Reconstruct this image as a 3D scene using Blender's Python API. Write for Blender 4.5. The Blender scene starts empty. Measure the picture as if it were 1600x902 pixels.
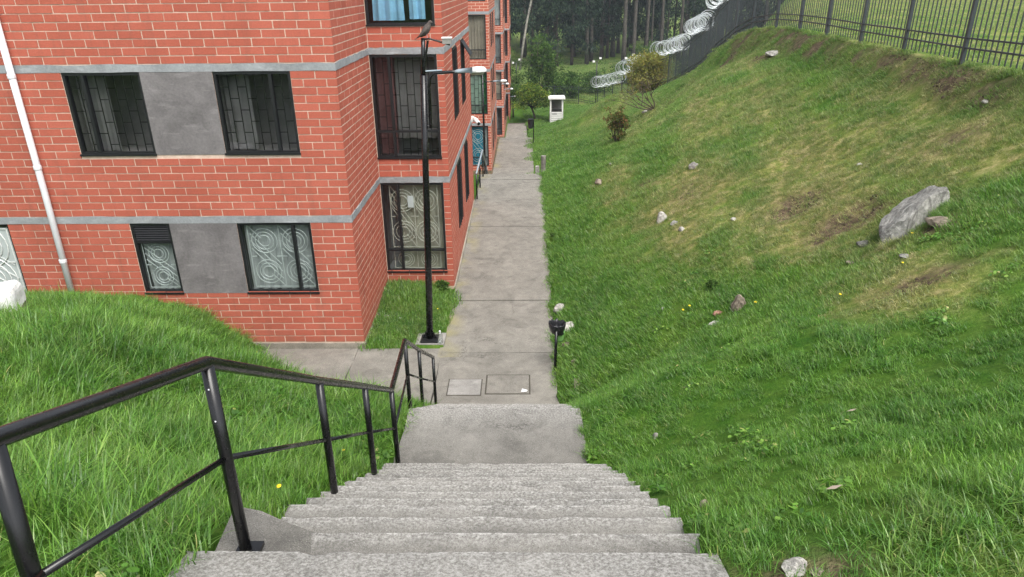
import bpy, math, random
import numpy as np
from mathutils import Vector, Matrix
rnd = random.Random(7); rng = np.random.default_rng(11)
R = math.radians
SC = bpy.context.scene
COL = SC.collection
# ------------------------------------------------------------------ camera, world, sun, exposure
CAMZ = 6.15
def make_camera():
    yaw, pitch, roll = R(1.15), R(23.65), R(0.65)
    f = Vector((-math.sin(yaw)*math.cos(pitch), math.cos(yaw)*math.cos(pitch), -math.sin(pitch)))
    r0 = Vector((math.cos(yaw), math.sin(yaw), 0)); u0 = r0.cross(f)
    r = r0*math.cos(roll) - u0*math.sin(roll); u = u0*math.cos(roll) + r0*math.sin(roll)
    cd = bpy.data.cameras.new('camera'); cd.sensor_width = 36; cd.lens = 24.75
    cd.clip_start = 0.05; cd.clip_end = 2000
    co = bpy.data.objects.new('camera', cd); COL.objects.link(co)
    m = Matrix((r, u, -f)).transposed().to_4x4(); m.translation = Vector((0, 0, CAMZ))
    co.matrix_world = m; SC.camera = co
make_camera()
SUN_EL, SUN_ROT = R(58), R(150)
def make_light():
    w = bpy.data.worlds.new("World"); SC.world = w; w.use_nodes = True
    nt = w.node_tree; bg = nt.nodes['Background']; bg.inputs['Strength'].default_value = 0.115
    sky = nt.nodes.new('ShaderNodeTexSky'); sky.sky_type = 'NISHITA'; sky.sun_disc = False
    sky.sun_elevation = SUN_EL; sky.sun_rotation = SUN_ROT; sky.dust_density = 3.0; sky.air_density = 1.0
    hs = nt.nodes.new('ShaderNodeHueSaturation'); hs.inputs['Saturation'].default_value = 0.30
    nt.links.new(sky.outputs[0], hs.inputs['Color']); nt.links.new(hs.outputs[0], bg.inputs['Color'])
    sd = bpy.data.lights.new('sun', 'SUN'); sd.energy = 1.3; sd.angle = R(35); sd.color = (1, .96, .9)
    so = bpy.data.objects.new('sun', sd); COL.objects.link(so)
    d = Vector((math.sin(SUN_ROT)*math.cos(SUN_EL), math.cos(SUN_ROT)*math.cos(SUN_EL), math.sin(SUN_EL)))
    so.rotation_euler = d.to_track_quat('Z', 'Y').to_euler()
make_light()
vs = SC.view_settings
SC.display_settings.display_device = 'sRGB'
vs.view_transform = 'Standard'; vs.look = 'None'; vs.gamma = 1; vs.use_curve_mapping = False; vs.exposure = 1.36
SC.render.engine = 'CYCLES'
SC.cycles.use_denoising = True; SC.cycles.denoiser = 'OPENIMAGEDENOISE'; SC.cycles.denoising_prefilter = 'NONE'; SC.cycles.denoising_input_passes = 'RGB_ALBEDO_NORMAL'; SC.cycles.use_adaptive_sampling = False; SC.cycles.sample_clamp_indirect = 4
SC.cycles.max_bounces = 6; SC.cycles.transparent_max_bounces = 12
SC.cycles.caustics_reflective = False; SC.cycles.caustics_refractive = False
# ------------------------------------------------------------------ materials
class NT:
    def __init__(s, name):
        s.m = bpy.data.materials.new(name); s.m.use_nodes = True; s.t = s.m.node_tree
        s.b = s.t.nodes['Principled BSDF']; s.out = s.t.nodes['Material Output']
    def n(s, typ, **kw):
        x = s.t.nodes.new('ShaderNode' + typ)
        for k, v in kw.items(): setattr(x, k, v)
        return x
    def l(s, a, b): s.t.links.new(a, b)
    def setv(s, sock, v):
        if hasattr(v, 'is_output') or isinstance(v, bpy.types.NodeSocket): s.l(v, sock)
        else: sock.default_value = v
    def pos(s): return s.n('NewGeometry').outputs['Position']
    def noise(s, scale, detail=4, rough=.6, vec=None, out='Fac', dist=0):
        x = s.n('TexNoise'); x.inputs['Scale'].default_value = scale; x.inputs['Detail'].default_value = detail
        x.inputs['Roughness'].default_value = rough; x.inputs['Distortion'].default_value = dist
        s.l(vec if vec is not None else s.pos(), x.inputs['Vector']); return x.outputs[out]
    def ramp(s, fac, stops):
        x = s.n('ValToRGB'); s.l(fac, x.inputs[0]); e = x.color_ramp.elements
        while len(e) < len(stops): e.new(0.5)
        for i, (p, c) in enumerate(stops):
            e[i].position = p; e[i].color = (c if len(c) == 4 else (*c, 1)) if hasattr(c, '__len__') else (c, c, c, 1)
        return x.outputs[0]
    def mix(s, fac, a, b, mode='MIX'):
        x = s.n('Mix', data_type='RGBA', blend_type=mode)
        s.setv(x.inputs[0], fac)
        for sock, v in ((x.inputs[6], a), (x.inputs[7], b)):
            if isinstance(v, tuple): v = (*v, 1) if len(v) == 3 else v
            s.setv(sock, v)
        return x.outputs[2]
    def math(s, op, a, b=0.0, clamp=False):
        x = s.n('Math', operation=op); x.use_clamp = clamp; s.setv(x.inputs[0], a); s.setv(x.inputs[1], b); return x.outputs[0]
    def attr(s, name, kind='GEOMETRY'):
        x = s.n('Attribute', attribute_type=kind); x.attribute_name = name; return x.outputs['Fac']
    def mapr(s, v, a, b, c=0., d=1.):
        x = s.n('MapRange'); s.setv(x.inputs[0], v)
        for i, q in enumerate((a, b, c, d)): x.inputs[i+1].default_value = q
        return x.outputs[0]
    def sep(s, v): x = s.n('SeparateXYZ'); s.l(v, x.inputs[0]); return x.outputs
    def comb(s, a, b, c):
        x = s.n('CombineXYZ')
        for i, q in enumerate((a, b, c)): s.setv(x.inputs[i], q)
        return x.outputs[0]
    def scalev(s, v, sc):
        x = s.n('Mapping'); s.l(v, x.inputs[0]); x.inputs['Scale'].default_value = sc; return x.outputs[0]
    def bump(s, h, strength=.3, dist=.01):
        x = s.n('Bump'); x.inputs['Strength'].default_value = strength; x.inputs['Distance'].default_value = dist
        s.l(h, x.inputs['Height']); s.l(x.outputs[0], s.b.inputs['Normal'])
    def fin(s, col=None, rough=.8, spec=.3, metal=0):
        if col is not None: s.setv(s.b.inputs['Base Color'], (*col, 1) if isinstance(col, tuple) else col)
        s.setv(s.b.inputs['Roughness'], rough); s.b.inputs['Specular IOR Level'].default_value = spec
        s.b.inputs['Metallic'].default_value = metal
        return s.m
def m_plain(name, col, rough=.6, var=.25, scale=6, spec=.3, metal=0, fine=60):
    t = NT(name); a = t.noise(scale, 5); b = t.noise(fine, 2)
    f = t.math('ADD', t.math('MULTIPLY', a, .7), t.math('MULTIPLY', b, .3))
    c = t.ramp(f, [(.3, tuple(x*(1-var) for x in col)), (.7, tuple(min(1, x*(1+var)) for x in col))])
    t.bump(b, .12, .004)
    return t.fin(c, rough, spec, metal)
def m_concrete(name, base, moss=False, contrast=1.0, pebb=1.0, edge=False):
    t = NT(name)
    big = t.noise(.8, 7, .72, dist=.4); mid = t.noise(4.0, 6, .7); fine = t.noise(150, 3, .75); speck = t.noise(210, 1, .5)
    b = np.array(base)
    c = t.ramp(big, [(.30, tuple(b*(1-.30*contrast))), (.5, tuple(b)), (.72, tuple(np.minimum(1, b*(1+.22*contrast))))])
    c = t.mix(.55, c, t.ramp(mid, [(.3, (.62,)*3), (.7, (1.3,)*3)]), 'MULTIPLY')
    c = t.mix(.6*pebb, c, t.ramp(fine, [(.36, (.42, .41, .40)), (.5, (1, 1, 1)), (.66, (1.6, 1.6, 1.57))]), 'MULTIPLY')
    c = t.mix(t.ramp(speck, [(.66, 0.), (.71, .6*pebb)]), c, (.48, .47, .44))
    c = t.mix(t.ramp(t.noise(120, 2, .5), [(.27, .7), (.33, 0.)]), c, (.12, .115, .105))
    if edge: c = t.mix(t.math('MULTIPLY', t.attr('wear'), t.mapr(t.noise(60, 4, .75), .42, .62, .05, .95)), c, (.52, .51, .48))
    vo = t.n('TexVoronoi', feature='DISTANCE_TO_EDGE'); vo.inputs['Scale'].default_value = .75
    wv = t.n('VectorMath', operation='ADD'); t.l(t.pos(), wv.inputs[0]); t.l(t.scalev(t.noise(2.5, 5, .7, out='Color'), (.55, .55, .55)), wv.inputs[1]); t.l(wv.outputs[0], vo.inputs['Vector'])
    ck = t.math('MULTIPLY', t.ramp(vo.outputs['Distance'], [(.0, .55), (.005, .3), (.010, 0.)]), t.ramp(t.noise(.6, 2), [(.55, 0.), (.62, 1.)]))
    c = t.mix(ck, c, (.045, .042, .036))
    st = t.noise(1.7, 5, .75, dist=1.5)
    c = t.mix(t.ramp(st, [(.52, 0.), (.72, .6)]), c, tuple(b*.45))
    if moss:
        x = t.sep(t.pos())
        g = t.math('MULTIPLY', t.mapr(x[0], -1.45, -1.12, 1, 0), t.math('MULTIPLY', t.math('GREATER_THAN', x[0], -1.57), t.math('GREATER_THAN', x[1], 11.0)))
        g = t.math('MULTIPLY', g, t.ramp(t.noise(1.1, 4, .6), [(.48, 0.), (.66, .6)]))
        c = t.mix(g, c, (.30, .27, .10))
    t.bump(t.math('ADD', fine, t.math('MULTIPLY', mid, 1.5)), .5, .008)
    return t.fin(c, .92, .2)
def m_brick():
    t = NT('painted_brick')
    isl = t.n('NewGeometry').outputs['Random Per Island']; ob = t.n('ObjectInfo').outputs['Random']
    q = t.math('FRACT', t.math('ADD', isl, t.math('MULTIPLY', ob, 3.7)))
    c = t.ramp(q, [(0, (.405, .104, .066)), (.5, (.435, .114, .073)), (.85, (.455, .124, .081)), (1, (.385, .098, .063))])
    c = t.mix(.5, c, t.ramp(t.noise(1.1, 5, .65), [(.3, (.80, .78, .78)), (.7, (1.12, 1.15, 1.18))]), 'MULTIPLY')
    c = t.mix(.45, c, t.ramp(t.noise(38, 3, .7), [(.3, (.74,)*3), (.7, (1.2,)*3)]), 'MULTIPLY')
    c = t.mix(t.ramp(t.noise(17, 4, .7, dist=1), [(.70, 0.), (.78, .55)]), c, (.56, .38, .30))
    streak = t.noise(1.0, 5, .7, vec=t.scalev(t.pos(), (5.5, 5.5, .35)))
    c = t.mix(t.ramp(streak, [(.54, 0.), (.74, .38)]), c, (.17, .075, .055))
    foot = t.math('MULTIPLY', t.mapr(t.sep(t.pos())[2], .05, .55, 1, 0), t.mapr(t.noise(2.5, 4, .7), .35, .65, 0, .55))
    c = t.mix(foot, c, (.20, .12, .085))
    t.bump(t.noise(45, 4, .7), .35, .004)
    return t.fin(c, .75, .25)
def m_mortar():
    t = NT('mortar'); c = t.ramp(t.noise(9, 5, .7), [(.3, (.50, .36, .28)), (.7, (.70, .56, .46))]); t.bump(t.noise(60), .4, .005)
    return t.fin(c, .95, .1)
def m_bricktex():
    t = NT('brick_courses_far'); p = t.sep(t.pos())
    v = t.comb(t.math('ADD', p[0], p[1]), p[2], 0.)
    b = t.n('TexBrick'); t.l(v, b.inputs['Vector']); b.inputs['Scale'].default_value = 1
    b.inputs['Brick Width'].default_value = .37; b.inputs['Row Height'].default_value = .1247; b.inputs['Mortar Size'].default_value = .010
    b.inputs['Mortar Smooth'].default_value = .1; b.inputs['Bias'].default_value = 0
    b.inputs['Color1'].default_value = (.40, .106, .066, 1); b.inputs['Color2'].default_value = (.44, .12, .074, 1); b.inputs['Mortar'].default_value = (.66, .47, .37, 1)
    c = t.mix(.5, b.outputs['Color'], t.ramp(t.noise(1.1, 5), [(.3, (.8,)*3), (.7, (1.15,)*3)]), 'MULTIPLY')
    x = t.n('Bump'); x.invert = True; x.inputs['Strength'].default_value = .5; x.inputs['Distance'].default_value = .008
    t.l(b.outputs['Fac'], x.inputs['Height']); t.l(x.outputs[0], t.b.inputs['Normal'])
    return t.fin(c, .8, .2)
def m_plaster(name, base):
    t = NT(name); b = np.array(base)
    v = t.scalev(t.pos(), (1.0, 1.0, 1.0))
    c = t.ramp(t.noise(1.6, 6, .7, dist=.8), [(.3, tuple(b*.72)), (.7, tuple(b*1.25))])
    c = t.mix(.5, c, t.ramp(t.noise(26, 4, .7), [(.3, (.7,)*3), (.7, (1.25,)*3)]), 'MULTIPLY')
    s = t.noise(1.0, 4, .7, vec=t.scalev(t.pos(), (2.2, 2.2, 9)))
    c = t.mix(t.ramp(s, [(.56, 0.), (.72, .45)]), c, tuple(np.minimum(1, b*1.9)))
    t.bump(t.noise(48, 4, .75), .6, .006)
    return t.fin(c, .9, .15)
def grass_color(t, dry, scale=1.0):
    n1 = t.noise(.75, 4, .6); n2 = t.noise(5.5, 3, .6)
    g = t.ramp(n1, [(.30, (.062, .205, .020)), (.5, (.108, .285, .030)), (.72, (.185, .360, .048))])
    g = t.mix(t.ramp(n2, [(.35, 0.), (.75, .55)]), g, (.21, .37, .056))
    y = t.ramp(n2, [(.3, (.18, .27, .055)), (.5, (.30, .325, .105)), (.72, (.56, .49, .27))])
    return t.mix(dry, g, y)
def m_grass(name, inst=True):
    t = NT(name)
    dry = t.attr('dry', 'INSTANCER' if inst else 'GEOMETRY')
    rv = t.n('ObjectInfo').outputs['Random']; isl = t.n('NewGeometry').outputs['Random Per Island']
    d2 = t.math('ADD', dry, t.mapr(isl, 0, 1, -.26, .30), True)
    d2 = t.math('MAXIMUM', d2, t.ramp(isl, [(.94, 0.), (.95, .85)]))
    c = grass_color(t, d2)
    c = t.mix(.8, c, t.ramp(t.math('FRACT', t.math('MULTIPLY', isl, 7.3)), [(0, (.36, .42, .36)), (.5, (1.0, 1.0, 1.0)), (.85, (1.5, 1.42, 1.4)), (1, (2.1, 1.8, 1.9))]), 'MULTIPLY')
    d = t.n('BsdfDiffuse'); tr = t.n('BsdfTranslucent'); gl = t.n('BsdfGlossy'); gl.inputs['Roughness'].default_value = .45
    t.l(c, d.inputs['Color']); t.l(c, tr.inputs['Color'])
    a = t.n('MixShader'); a.inputs[0].default_value = .45; t.l(d.outputs[0], a.inputs[1]); t.l(tr.outputs[0], a.inputs[2])
    b = t.n('MixShader'); b.inputs[0].default_value = .05; t.l(a.outputs[0], b.inputs[1]); t.l(gl.outputs[0], b.inputs[2])
    t.l(b.outputs[0], t.out.inputs['Surface'])
    return t.m
def m_ground():
    t = NT('turf_soil')
    c = grass_color(t, t.attr('dry'))
    th = t.noise(22, 4, .75)
    c = t.mix(1.0, c, t.mix(t.attr('dry'), (.8, .8, .8), (1.45, 1.4, 1.3)), 'MULTIPLY')
    c = t.mix(.75, c, t.ramp(th, [(.32, (.22, .22, .20)), (.6, (.46, .44, .40)), (.75, (1.0, .95, .9))]), 'MULTIPLY')
    s = t.ramp(t.noise(8, 5, .7), [(.3, (.035, .026, .018)), (.55, (.15, .11, .07)), (.75, (.32, .25, .165))])
    f = t.math('MULTIPLY', t.attr('soil'), t.mapr(t.noise(6, 4, .7), .3, .55, .3, 1.7), True)
    c = t.mix(f, c, s)
    t.bump(t.math('ADD', th, t.noise(70, 2)), .7, .03)
    return t.fin(c, .95, .1)
def m_leaf(name, stops, trans=.35, rough=.5):
    t = NT(name); isl = t.n('NewGeometry').outputs['Random Per Island']; ob = t.n('ObjectInfo').outputs['Random']
    n = t.noise(.5, 3); f = t.math('FRACT', t.math('ADD', isl, t.math('MULTIPLY', n, .5)))
    c = t.ramp(f, stops)
    c = t.mix(1, c, t.ramp(ob, [(0, (.75, .78, .8)), (1, (1.2, 1.15, 1.1))]), 'MULTIPLY')
    d = t.n('BsdfDiffuse'); tr = t.n('BsdfTranslucent'); t.l(c, d.inputs['Color']); t.l(c, tr.inputs['Color'])
    a = t.n('MixShader'); a.inputs[0].default_value = trans; t.l(d.outputs[0], a.inputs[1]); t.l(tr.outputs[0], a.inputs[2])
    t.l(a.outputs[0], t.out.inputs['Surface']); return t.m
def m_glass(name, tint=(.75, .8, .8), refl=.05):
    t = NT(name); tr = t.n('BsdfTransparent'); tr.inputs[0].default_value = (*tint, 1)
    gl = t.n('BsdfGlossy'); gl.inputs['Roughness'].default_value = .03
    fr = t.n('LayerWeight'); fr.inputs[0].default_value = .5
    f = t.math('ADD', t.math('MULTIPLY', t.math('POWER', fr.outputs['Facing'], 4.0), .8), refl, True)
    mx = t.n('MixShader'); t.l(f, mx.inputs[0]); t.l(tr.outputs[0], mx.inputs[1]); t.l(gl.outputs[0], mx.inputs[2])
    t.l(mx.outputs[0], t.out.inputs['Surface']); return t.m
def m_metal_paint(name, col, rough=.35):
    t = NT(name); b = np.array(col)
    c = t.ramp(t.noise(14, 5, .7), [(.35, tuple(b*.8)), (.7, tuple(b*1.3))])
    c = t.mix(t.ramp(t.noise(60, 3, .6), [(.77, 0.), (.81, .5)]), c, (.16, .14, .12))
    t.bump(t.noise(30, 3), .03, .002)
    return t.fin(c, t.mapr(t.noise(9), .3, .7, rough-.05, rough+.07), .5)
def m_rock(name, base):
    t = NT(name); b = np.array(base)
    c = t.ramp(t.noise(4, 6, .7, dist=.7), [(.3, tuple(b*.5)), (.5, tuple(b)), (.7, tuple(np.minimum(1, b*1.4)))])
    c = t.mix(.5, c, t.ramp(t.noise(30, 4, .7), [(.3, (.55,)*3), (.7, (1.3,)*3)]), 'MULTIPLY')
    c = t.mix(t.ramp(t.noise(7, 4), [(.62, 0.), (.72, .5)]), c, (.13, .13, .09))
    c = t.mix(t.ramp(t.noise(3.2, 6, .8, vec=t.scalev(t.pos(), (1, 1, .35)), dist=1.2), [(.44, .75), (.50, 0.)]), c, tuple(b*.38))
    t.bump(t.noise(16, 6, .75), .9, .03); return t.fin(c, .9, .2)
def m_fabric(name, col, trans=.25, var=.2):
    t = NT(name); b = np.array(col)
    c = t.ramp(t.noise(3, 4, .6), [(.3, tuple(b*(1-var))), (.7, tuple(np.minimum(1, b*(1+var))))])
    t.bump(t.noise(90), .1, .002)
    return t.fin(c, .9, .1)
M = {}
M['brick'] = m_brick(); M['mortar'] = m_mortar(); M['bricktex'] = m_bricktex()
M['band'] = m_plaster('cement_band', (.285, .30, .31)); M['plaster'] = m_plaster('grey_plaster', (.180, .168, .168))
M['conc'] = m_concrete('old_concrete', (.172, .164, .147), False, 1.2, 1.0, edge=True); M['path'] = m_concrete('path_concrete', (.216, .204, .178), True, .8, 1.1)
M['lid'] = m_concrete('lid_concrete', (.29, .28, .26), False, .7, .8); M['plinth'] = m_concrete('plinth_concrete', (.30, .27, .225))
M['joint'] = m_plain('joint_dirt', (.07, .062, .05), .95)
M['black'] = m_metal_paint('black_gloss_paint', (.0055, .0055, .006), .25); M['frame'] = m_metal_paint('window_black', (.010, .0105, .012), .42)
M['fence'] = m_metal_paint('fence_dark_paint', (.030, .038, .044), .45)
M['grille_w'] = m_plain('white_grille', (.62, .64, .62), .5); M['grille_k'] = m_plain('black_grille', (.014, .015, .016), .5)
M['cream'] = m_plain('cream_grille', (.60, .57, .48), .5)
M['glass'] = m_glass('window_glass'); M['glass_d'] = m_glass('dark_window_glass', (.66, .66, .66), .035); M['bottle'] = m_glass('clear_plastic', (.9, .93, .93), .15)
M['room'] = m_plain('room_wall', (.30, .30, .30), .9); M['roomdark'] = m_plain('room_dark', (.06, .055, .05), .9)
M['sheer'] = m_fabric('grey_sheer_curtain', (.23, .235, .235)); M['lace'] = m_fabric('white_lace', (.46, .465, .455))
M['grayblind'] = m_fabric('grey_blind', (.19, .20, .205)); M['bluecur'] = m_fabric('light_blue_curtain', (.30, .56, .78)); M['turq'] = m_fabric('turquoise_curtain', (.03, .30, .42))
M['beige'] = m_fabric('beige_curtain', (.34, .28, .22)); M['palegreen'] = m_fabric('pale_green_curtain', (.33, .42, .34)); M['green'] = m_fabric('dark_green_curtain', (.05, .20, .07))
M['pink'] = m_fabric('dusky_pink_curtain', (.21, .12, .12)); M['creamcur'] = m_fabric('cream_curtain', (.42, .39, .31)); M['wood'] = m_plain('brown_wood', (.10, .05, .03), .6)
M['white'] = m_plain('white_paint', (.78, .78, .76), .5, .1); M['pvc'] = m_plain('white_pvc', (.72, .73, .76), .35, .08); M['door'] = m_plain('white_door_panel', (.42, .46, .455), .5, .1)
M['lampgrey'] = m_plain('lamp_grey', (.30, .36, .40), .4, .15); M['lens'] = m_plain('lamp_lens', (.55, .56, .52), .2)
M['ground'] = m_ground(); M['grass'] = m_grass('grass_blades'); 
M['rock'] = m_rock('grey_stone', (.26, .255, .235)); M['rockw'] = m_rock('pale_stone', (.46, .44, .40)); M['rockb'] = m_rock('brown_stone', (.27, .225, .175)); M['rockr'] = m_rock('reddish_stone', (.40, .22, .16)); M['boulder'] = m_rock('boulder_stone', (.30, .295, .27))
M['bark'] = m_rock('pale_bark', (.095, .085, .072)); M['barkd'] = m_rock('dark_bark', (.085, .07, .058)); M['wire'] = m_plain('razor_wire_steel', (.66, .70, .73), .3, .1, metal=.3)
M['leafd'] = m_leaf('eucalyptus_leaves', [(0, (.016, .030, .021)), (.5, (.034, .060, .040)), (.85, (.060, .095, .058)), (1, (.10, .135, .08))], .3)
M['leafm'] = m_leaf('hedge_leaves', [(0, (.035, .08, .022)), (.5, (.075, .15, .035)), (1, (.15, .24, .06))])
M['leafy'] = m_leaf('citrus_leaves', [(0, (.05, .10, .02)), (.5, (.10, .18, .03)), (.85, (.19, .27, .045)), (1, (.36, .37, .06))])
M['leafo'] = m_leaf('autumn_leaves', [(0, (.20, .21, .04)), (.5, (.36, .36, .08)), (.8, (.42, .34, .11)), (1, (.26, .36, .08))])
M['leafr'] = m_leaf('reddish_leaves', [(0, (.06, .09, .03)), (.5, (.12, .15, .04)), (.8, (.20, .14, .06)), (1, (.40, .16, .09))])
M['twig'] = m_plain('twig_bark', (.10, .075, .055), .9); M['yellow'] = m_plain('dandelion_yellow', (.80, .58, .02), .7, .12)
M['bag'] = m_metal_paint('black_bin_bag', (.012, .012, .014), .3); M['binGreen'] = m_plain('green_bin', (.16, .34, .10), .5); M['trash'] = m_plain('pinkish_litter', (.50, .27, .27), .6)
M['bird'] = m_plain('dove_grey', (.085, .07, .062), .8, .35, 30); M['crumb'] = m_rock('earth_crumb', (.12, .09, .06)); M['post'] = m_rock('weathered_post', (.32, .30, .26)); M['paper'] = m_plain('paper', (.8, .8, .8), .7, .05)
M['roofr'] = m_plain('roof_tiles_far', (.35, .13, .09), .8); M['wallw'] = m_plain('far_house_wall', (.62, .62, .62), .8)
# ------------------------------------------------------------------ mesh building helpers
WL = {}
def wloc(p): return WL.get(p.name, Vector((0, 0, 0))) if p is not None else Vector((0, 0, 0))
class MB:
    def __init__(s): s.v = []; s.f = []; s.smooth = False
    def add(s, vs, fs):
        o = len(s.v); s.v.extend([tuple(p) for p in vs]); s.f.extend([tuple(i+o for i in f) for f in fs])
    def box(s, x0, x1, y0, y1, z0, z1):
        s.add([(x0,y0,z0),(x1,y0,z0),(x1,y1,z0),(x0,y1,z0),(x0,y0,z1),(x1,y0,z1),(x1,y1,z1),(x0,y1,z1)],
              [(0,3,2,1),(4,5,6,7),(0,1,5,4),(1,2,6,5),(2,3,7,6),(3,0,4,7)])
    def cbox(s, p, q, w, h, up=(0, 0, 1)):
        p = Vector(p); q = Vector(q); d = (q-p).normalized(); a = d.cross(Vector(up))
        if a.length < 1e-4: a = d.cross(Vector((1, 0, 0)))
        a.normalize(); b = a.cross(d)
        c = [(-1,-1),(1,-1),(1,1),(-1,1)]
        s.add([p+a*(i*w/2)+b*(j*h/2) for i, j in c]+[q+a*(i*w/2)+b*(j*h/2) for i, j in c],
              [(0,3,2,1),(4,5,6,7),(0,1,5,4),(1,2,6,5),(2,3,7,6),(3,0,4,7)])
    def tube(s, pts, r, n=8, caps=True, closed=False):
        pts = [Vector(p) for p in pts]; k = len(pts); rr = r if hasattr(r, '__len__') else [r]*k
        ref = None; base = len(s.v); vs = []
        for i, p in enumerate(pts):
            if closed: d = pts[(i+1) % k]-pts[i-1]
            else: d = pts[min(i+1, k-1)]-pts[max(i-1, 0)]
            d = d.normalized() if d.length > 0 else Vector((0, 0, 1))
            if ref is None: ref = Vector((0, 0, 1)) if abs(d.z) < .9 else Vector((1, 0, 0))
            a = d.cross(ref)
            if a.length < 1e-5: a = d.orthogonal()
            a.normalize(); b = a.cross(d).normalized(); ref = b if abs(d.z) >= .0 else ref
            for j in range(n):
                t = 2*math.pi*j/n; vs.append(p+(a*math.cos(t)+b*math.sin(t))*rr[i])
        fs = []
        for i in range(k if closed else k-1):
            i2 = (i+1) % k
            for j in range(n):
                j2 = (j+1) % n; fs.append((i*n+j, i*n+j2, i2*n+j2, i2*n+j))
        if caps and not closed:
            fs.append(tuple(range(n-1, -1, -1))); fs.append(tuple(range((k-1)*n, k*n)))
        s.add(vs, fs)
    def lathe(s, c, prof, n=16, axis=None):
        c = Vector(c); vs = []
        for r, z in prof:
            for j in range(n):
                t = 2*math.pi*j/n; vs.append(c+Vector((r*math.cos(t), r*math.sin(t), z)))
        fs = []
        for i in range(len(prof)-1):
            for j in range(n):
                j2 = (j+1) % n; fs.append((i*n+j, i*n+j2, (i+1)*n+j2, (i+1)*n+j))
        fs.append(tuple(range(n-1, -1, -1))); fs.append(tuple(range((len(prof)-1)*n, len(prof)*n)))
        s.add(vs, fs)
    def mesh(s, name, mat=None, off=None):
        me = bpy.data.meshes.new(name)
        v = s.v if off is None else [(a-off[0], b-off[1], c-off[2]) for a, b, c in s.v]
        me.from_pydata(v, [], s.f); me.update()
        if mat is not None: me.materials.append(mat)
        if getattr(s, 'wear', None):
            w = s.wear+[0]*(len(s.v)-len(s.wear)); a = me.attributes.new('wear', 'FLOAT', 'POINT'); a.data.foreach_set('value', w)
        if s.smooth:
            me.polygons.foreach_set('use_smooth', [True]*len(me.polygons))
        return me
    def build(s, name, mat, parent=None):
        off = wloc(parent); me = s.mesh(name, mat, off)
        return link(name, me, parent)
def link(name, me, parent=None, loc=(0, 0, 0)):
    o = bpy.data.objects.new(name, me); COL.objects.link(o); o.location = loc
    if parent is not None: o.parent = parent
    WL[o.name] = wloc(parent) + Vector(loc); return o
def tag(o, label=None, cat=None, group=None, kind=None):
    if label: o['label'] = label
    if cat: o['category'] = cat
    if group: o['group'] = group
    if kind: o['kind'] = kind
    return o
def thing(name, loc, label, cat, group=None):
    o = bpy.data.objects.new(name, None); COL.objects.link(o); o.location = loc; o.empty_display_size = .2
    WL[o.name] = Vector(loc); return tag(o, label, cat, group)
def copy_tree(o, parent=None, loc=None, rot=None, scale=None):
    c = o.copy(); COL.objects.link(c)
    if parent is not None: c.parent = parent
    if loc is not None: c.location = loc
    if rot is not None: c.rotation_euler = rot
    if scale is not None: c.scale = scale
    for ch in o.children: copy_tree(ch, c)
    return c
# ------------------------------------------------------------------ terrain height field
def ss(a,b,x):
    t=np.clip((x-a)/(b-a),0,1); return t*t*(3-2*t)
PY=[-6,1.4,2.22,5.6,6.7,9.3,23.95,28,41.5,45.5,56,70,110,400]
PZ=[6.1,4.22,4.0,1.78,1.7,0.0,0.0,-2.4,-2.4,-4.3,-4.3,-4.3,-4.0,-3.0]
FY=[-6,11,13,25.4,28,30,36,40,46,52,58,62,66,70,400]
FX=[7.6,7.95,8.1,8.7,8.6,8.6,9.2,9.6,10.15,10.3,8.9,7.7,6.5,6.5,6.5]
FZ=[5.6,4.72,4.65,4.62,4.42,4.05,2.75,1.6,0.5,-0.95,-2.4,-3.5,-4.7,-4.5,-3.0]
XRY=[-6,5.45,5.55,6.7,6.8,9.2,9.6,13,23.9,24.1,28,41,46,60,61,400]
XRX=[0.78,0.78,0.61,0.62,0.66,0.66,0.52,0.55,0.6,0.56,0.46,0.46,0.36,0.3,0.3,0.3]
def Pz(y): return np.interp(y,PY,PZ)
def XR(y): return np.interp(y,XRY,XRX)
def XL(y): return np.interp(y,[-6,5.5,5.6,9.2,9.25,14,24,28,60,400],[-1.36,-1.36,-1.32,-1.4,-1.48,-1.53,-1.55,-1.6,-1.3,-1.3])
def lump(x,y):
    return (np.sin(x*1.3+y*.7+1)*np.sin(y*1.1-x*.5+2)*.6+np.sin(x*2.9-y*1.7)*np.sin(y*2.3+x*1.1+.5)*.25+np.sin(x*5.3+y*4.1)*np.sin(y*4.7-x*3.9)*.13)
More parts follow.
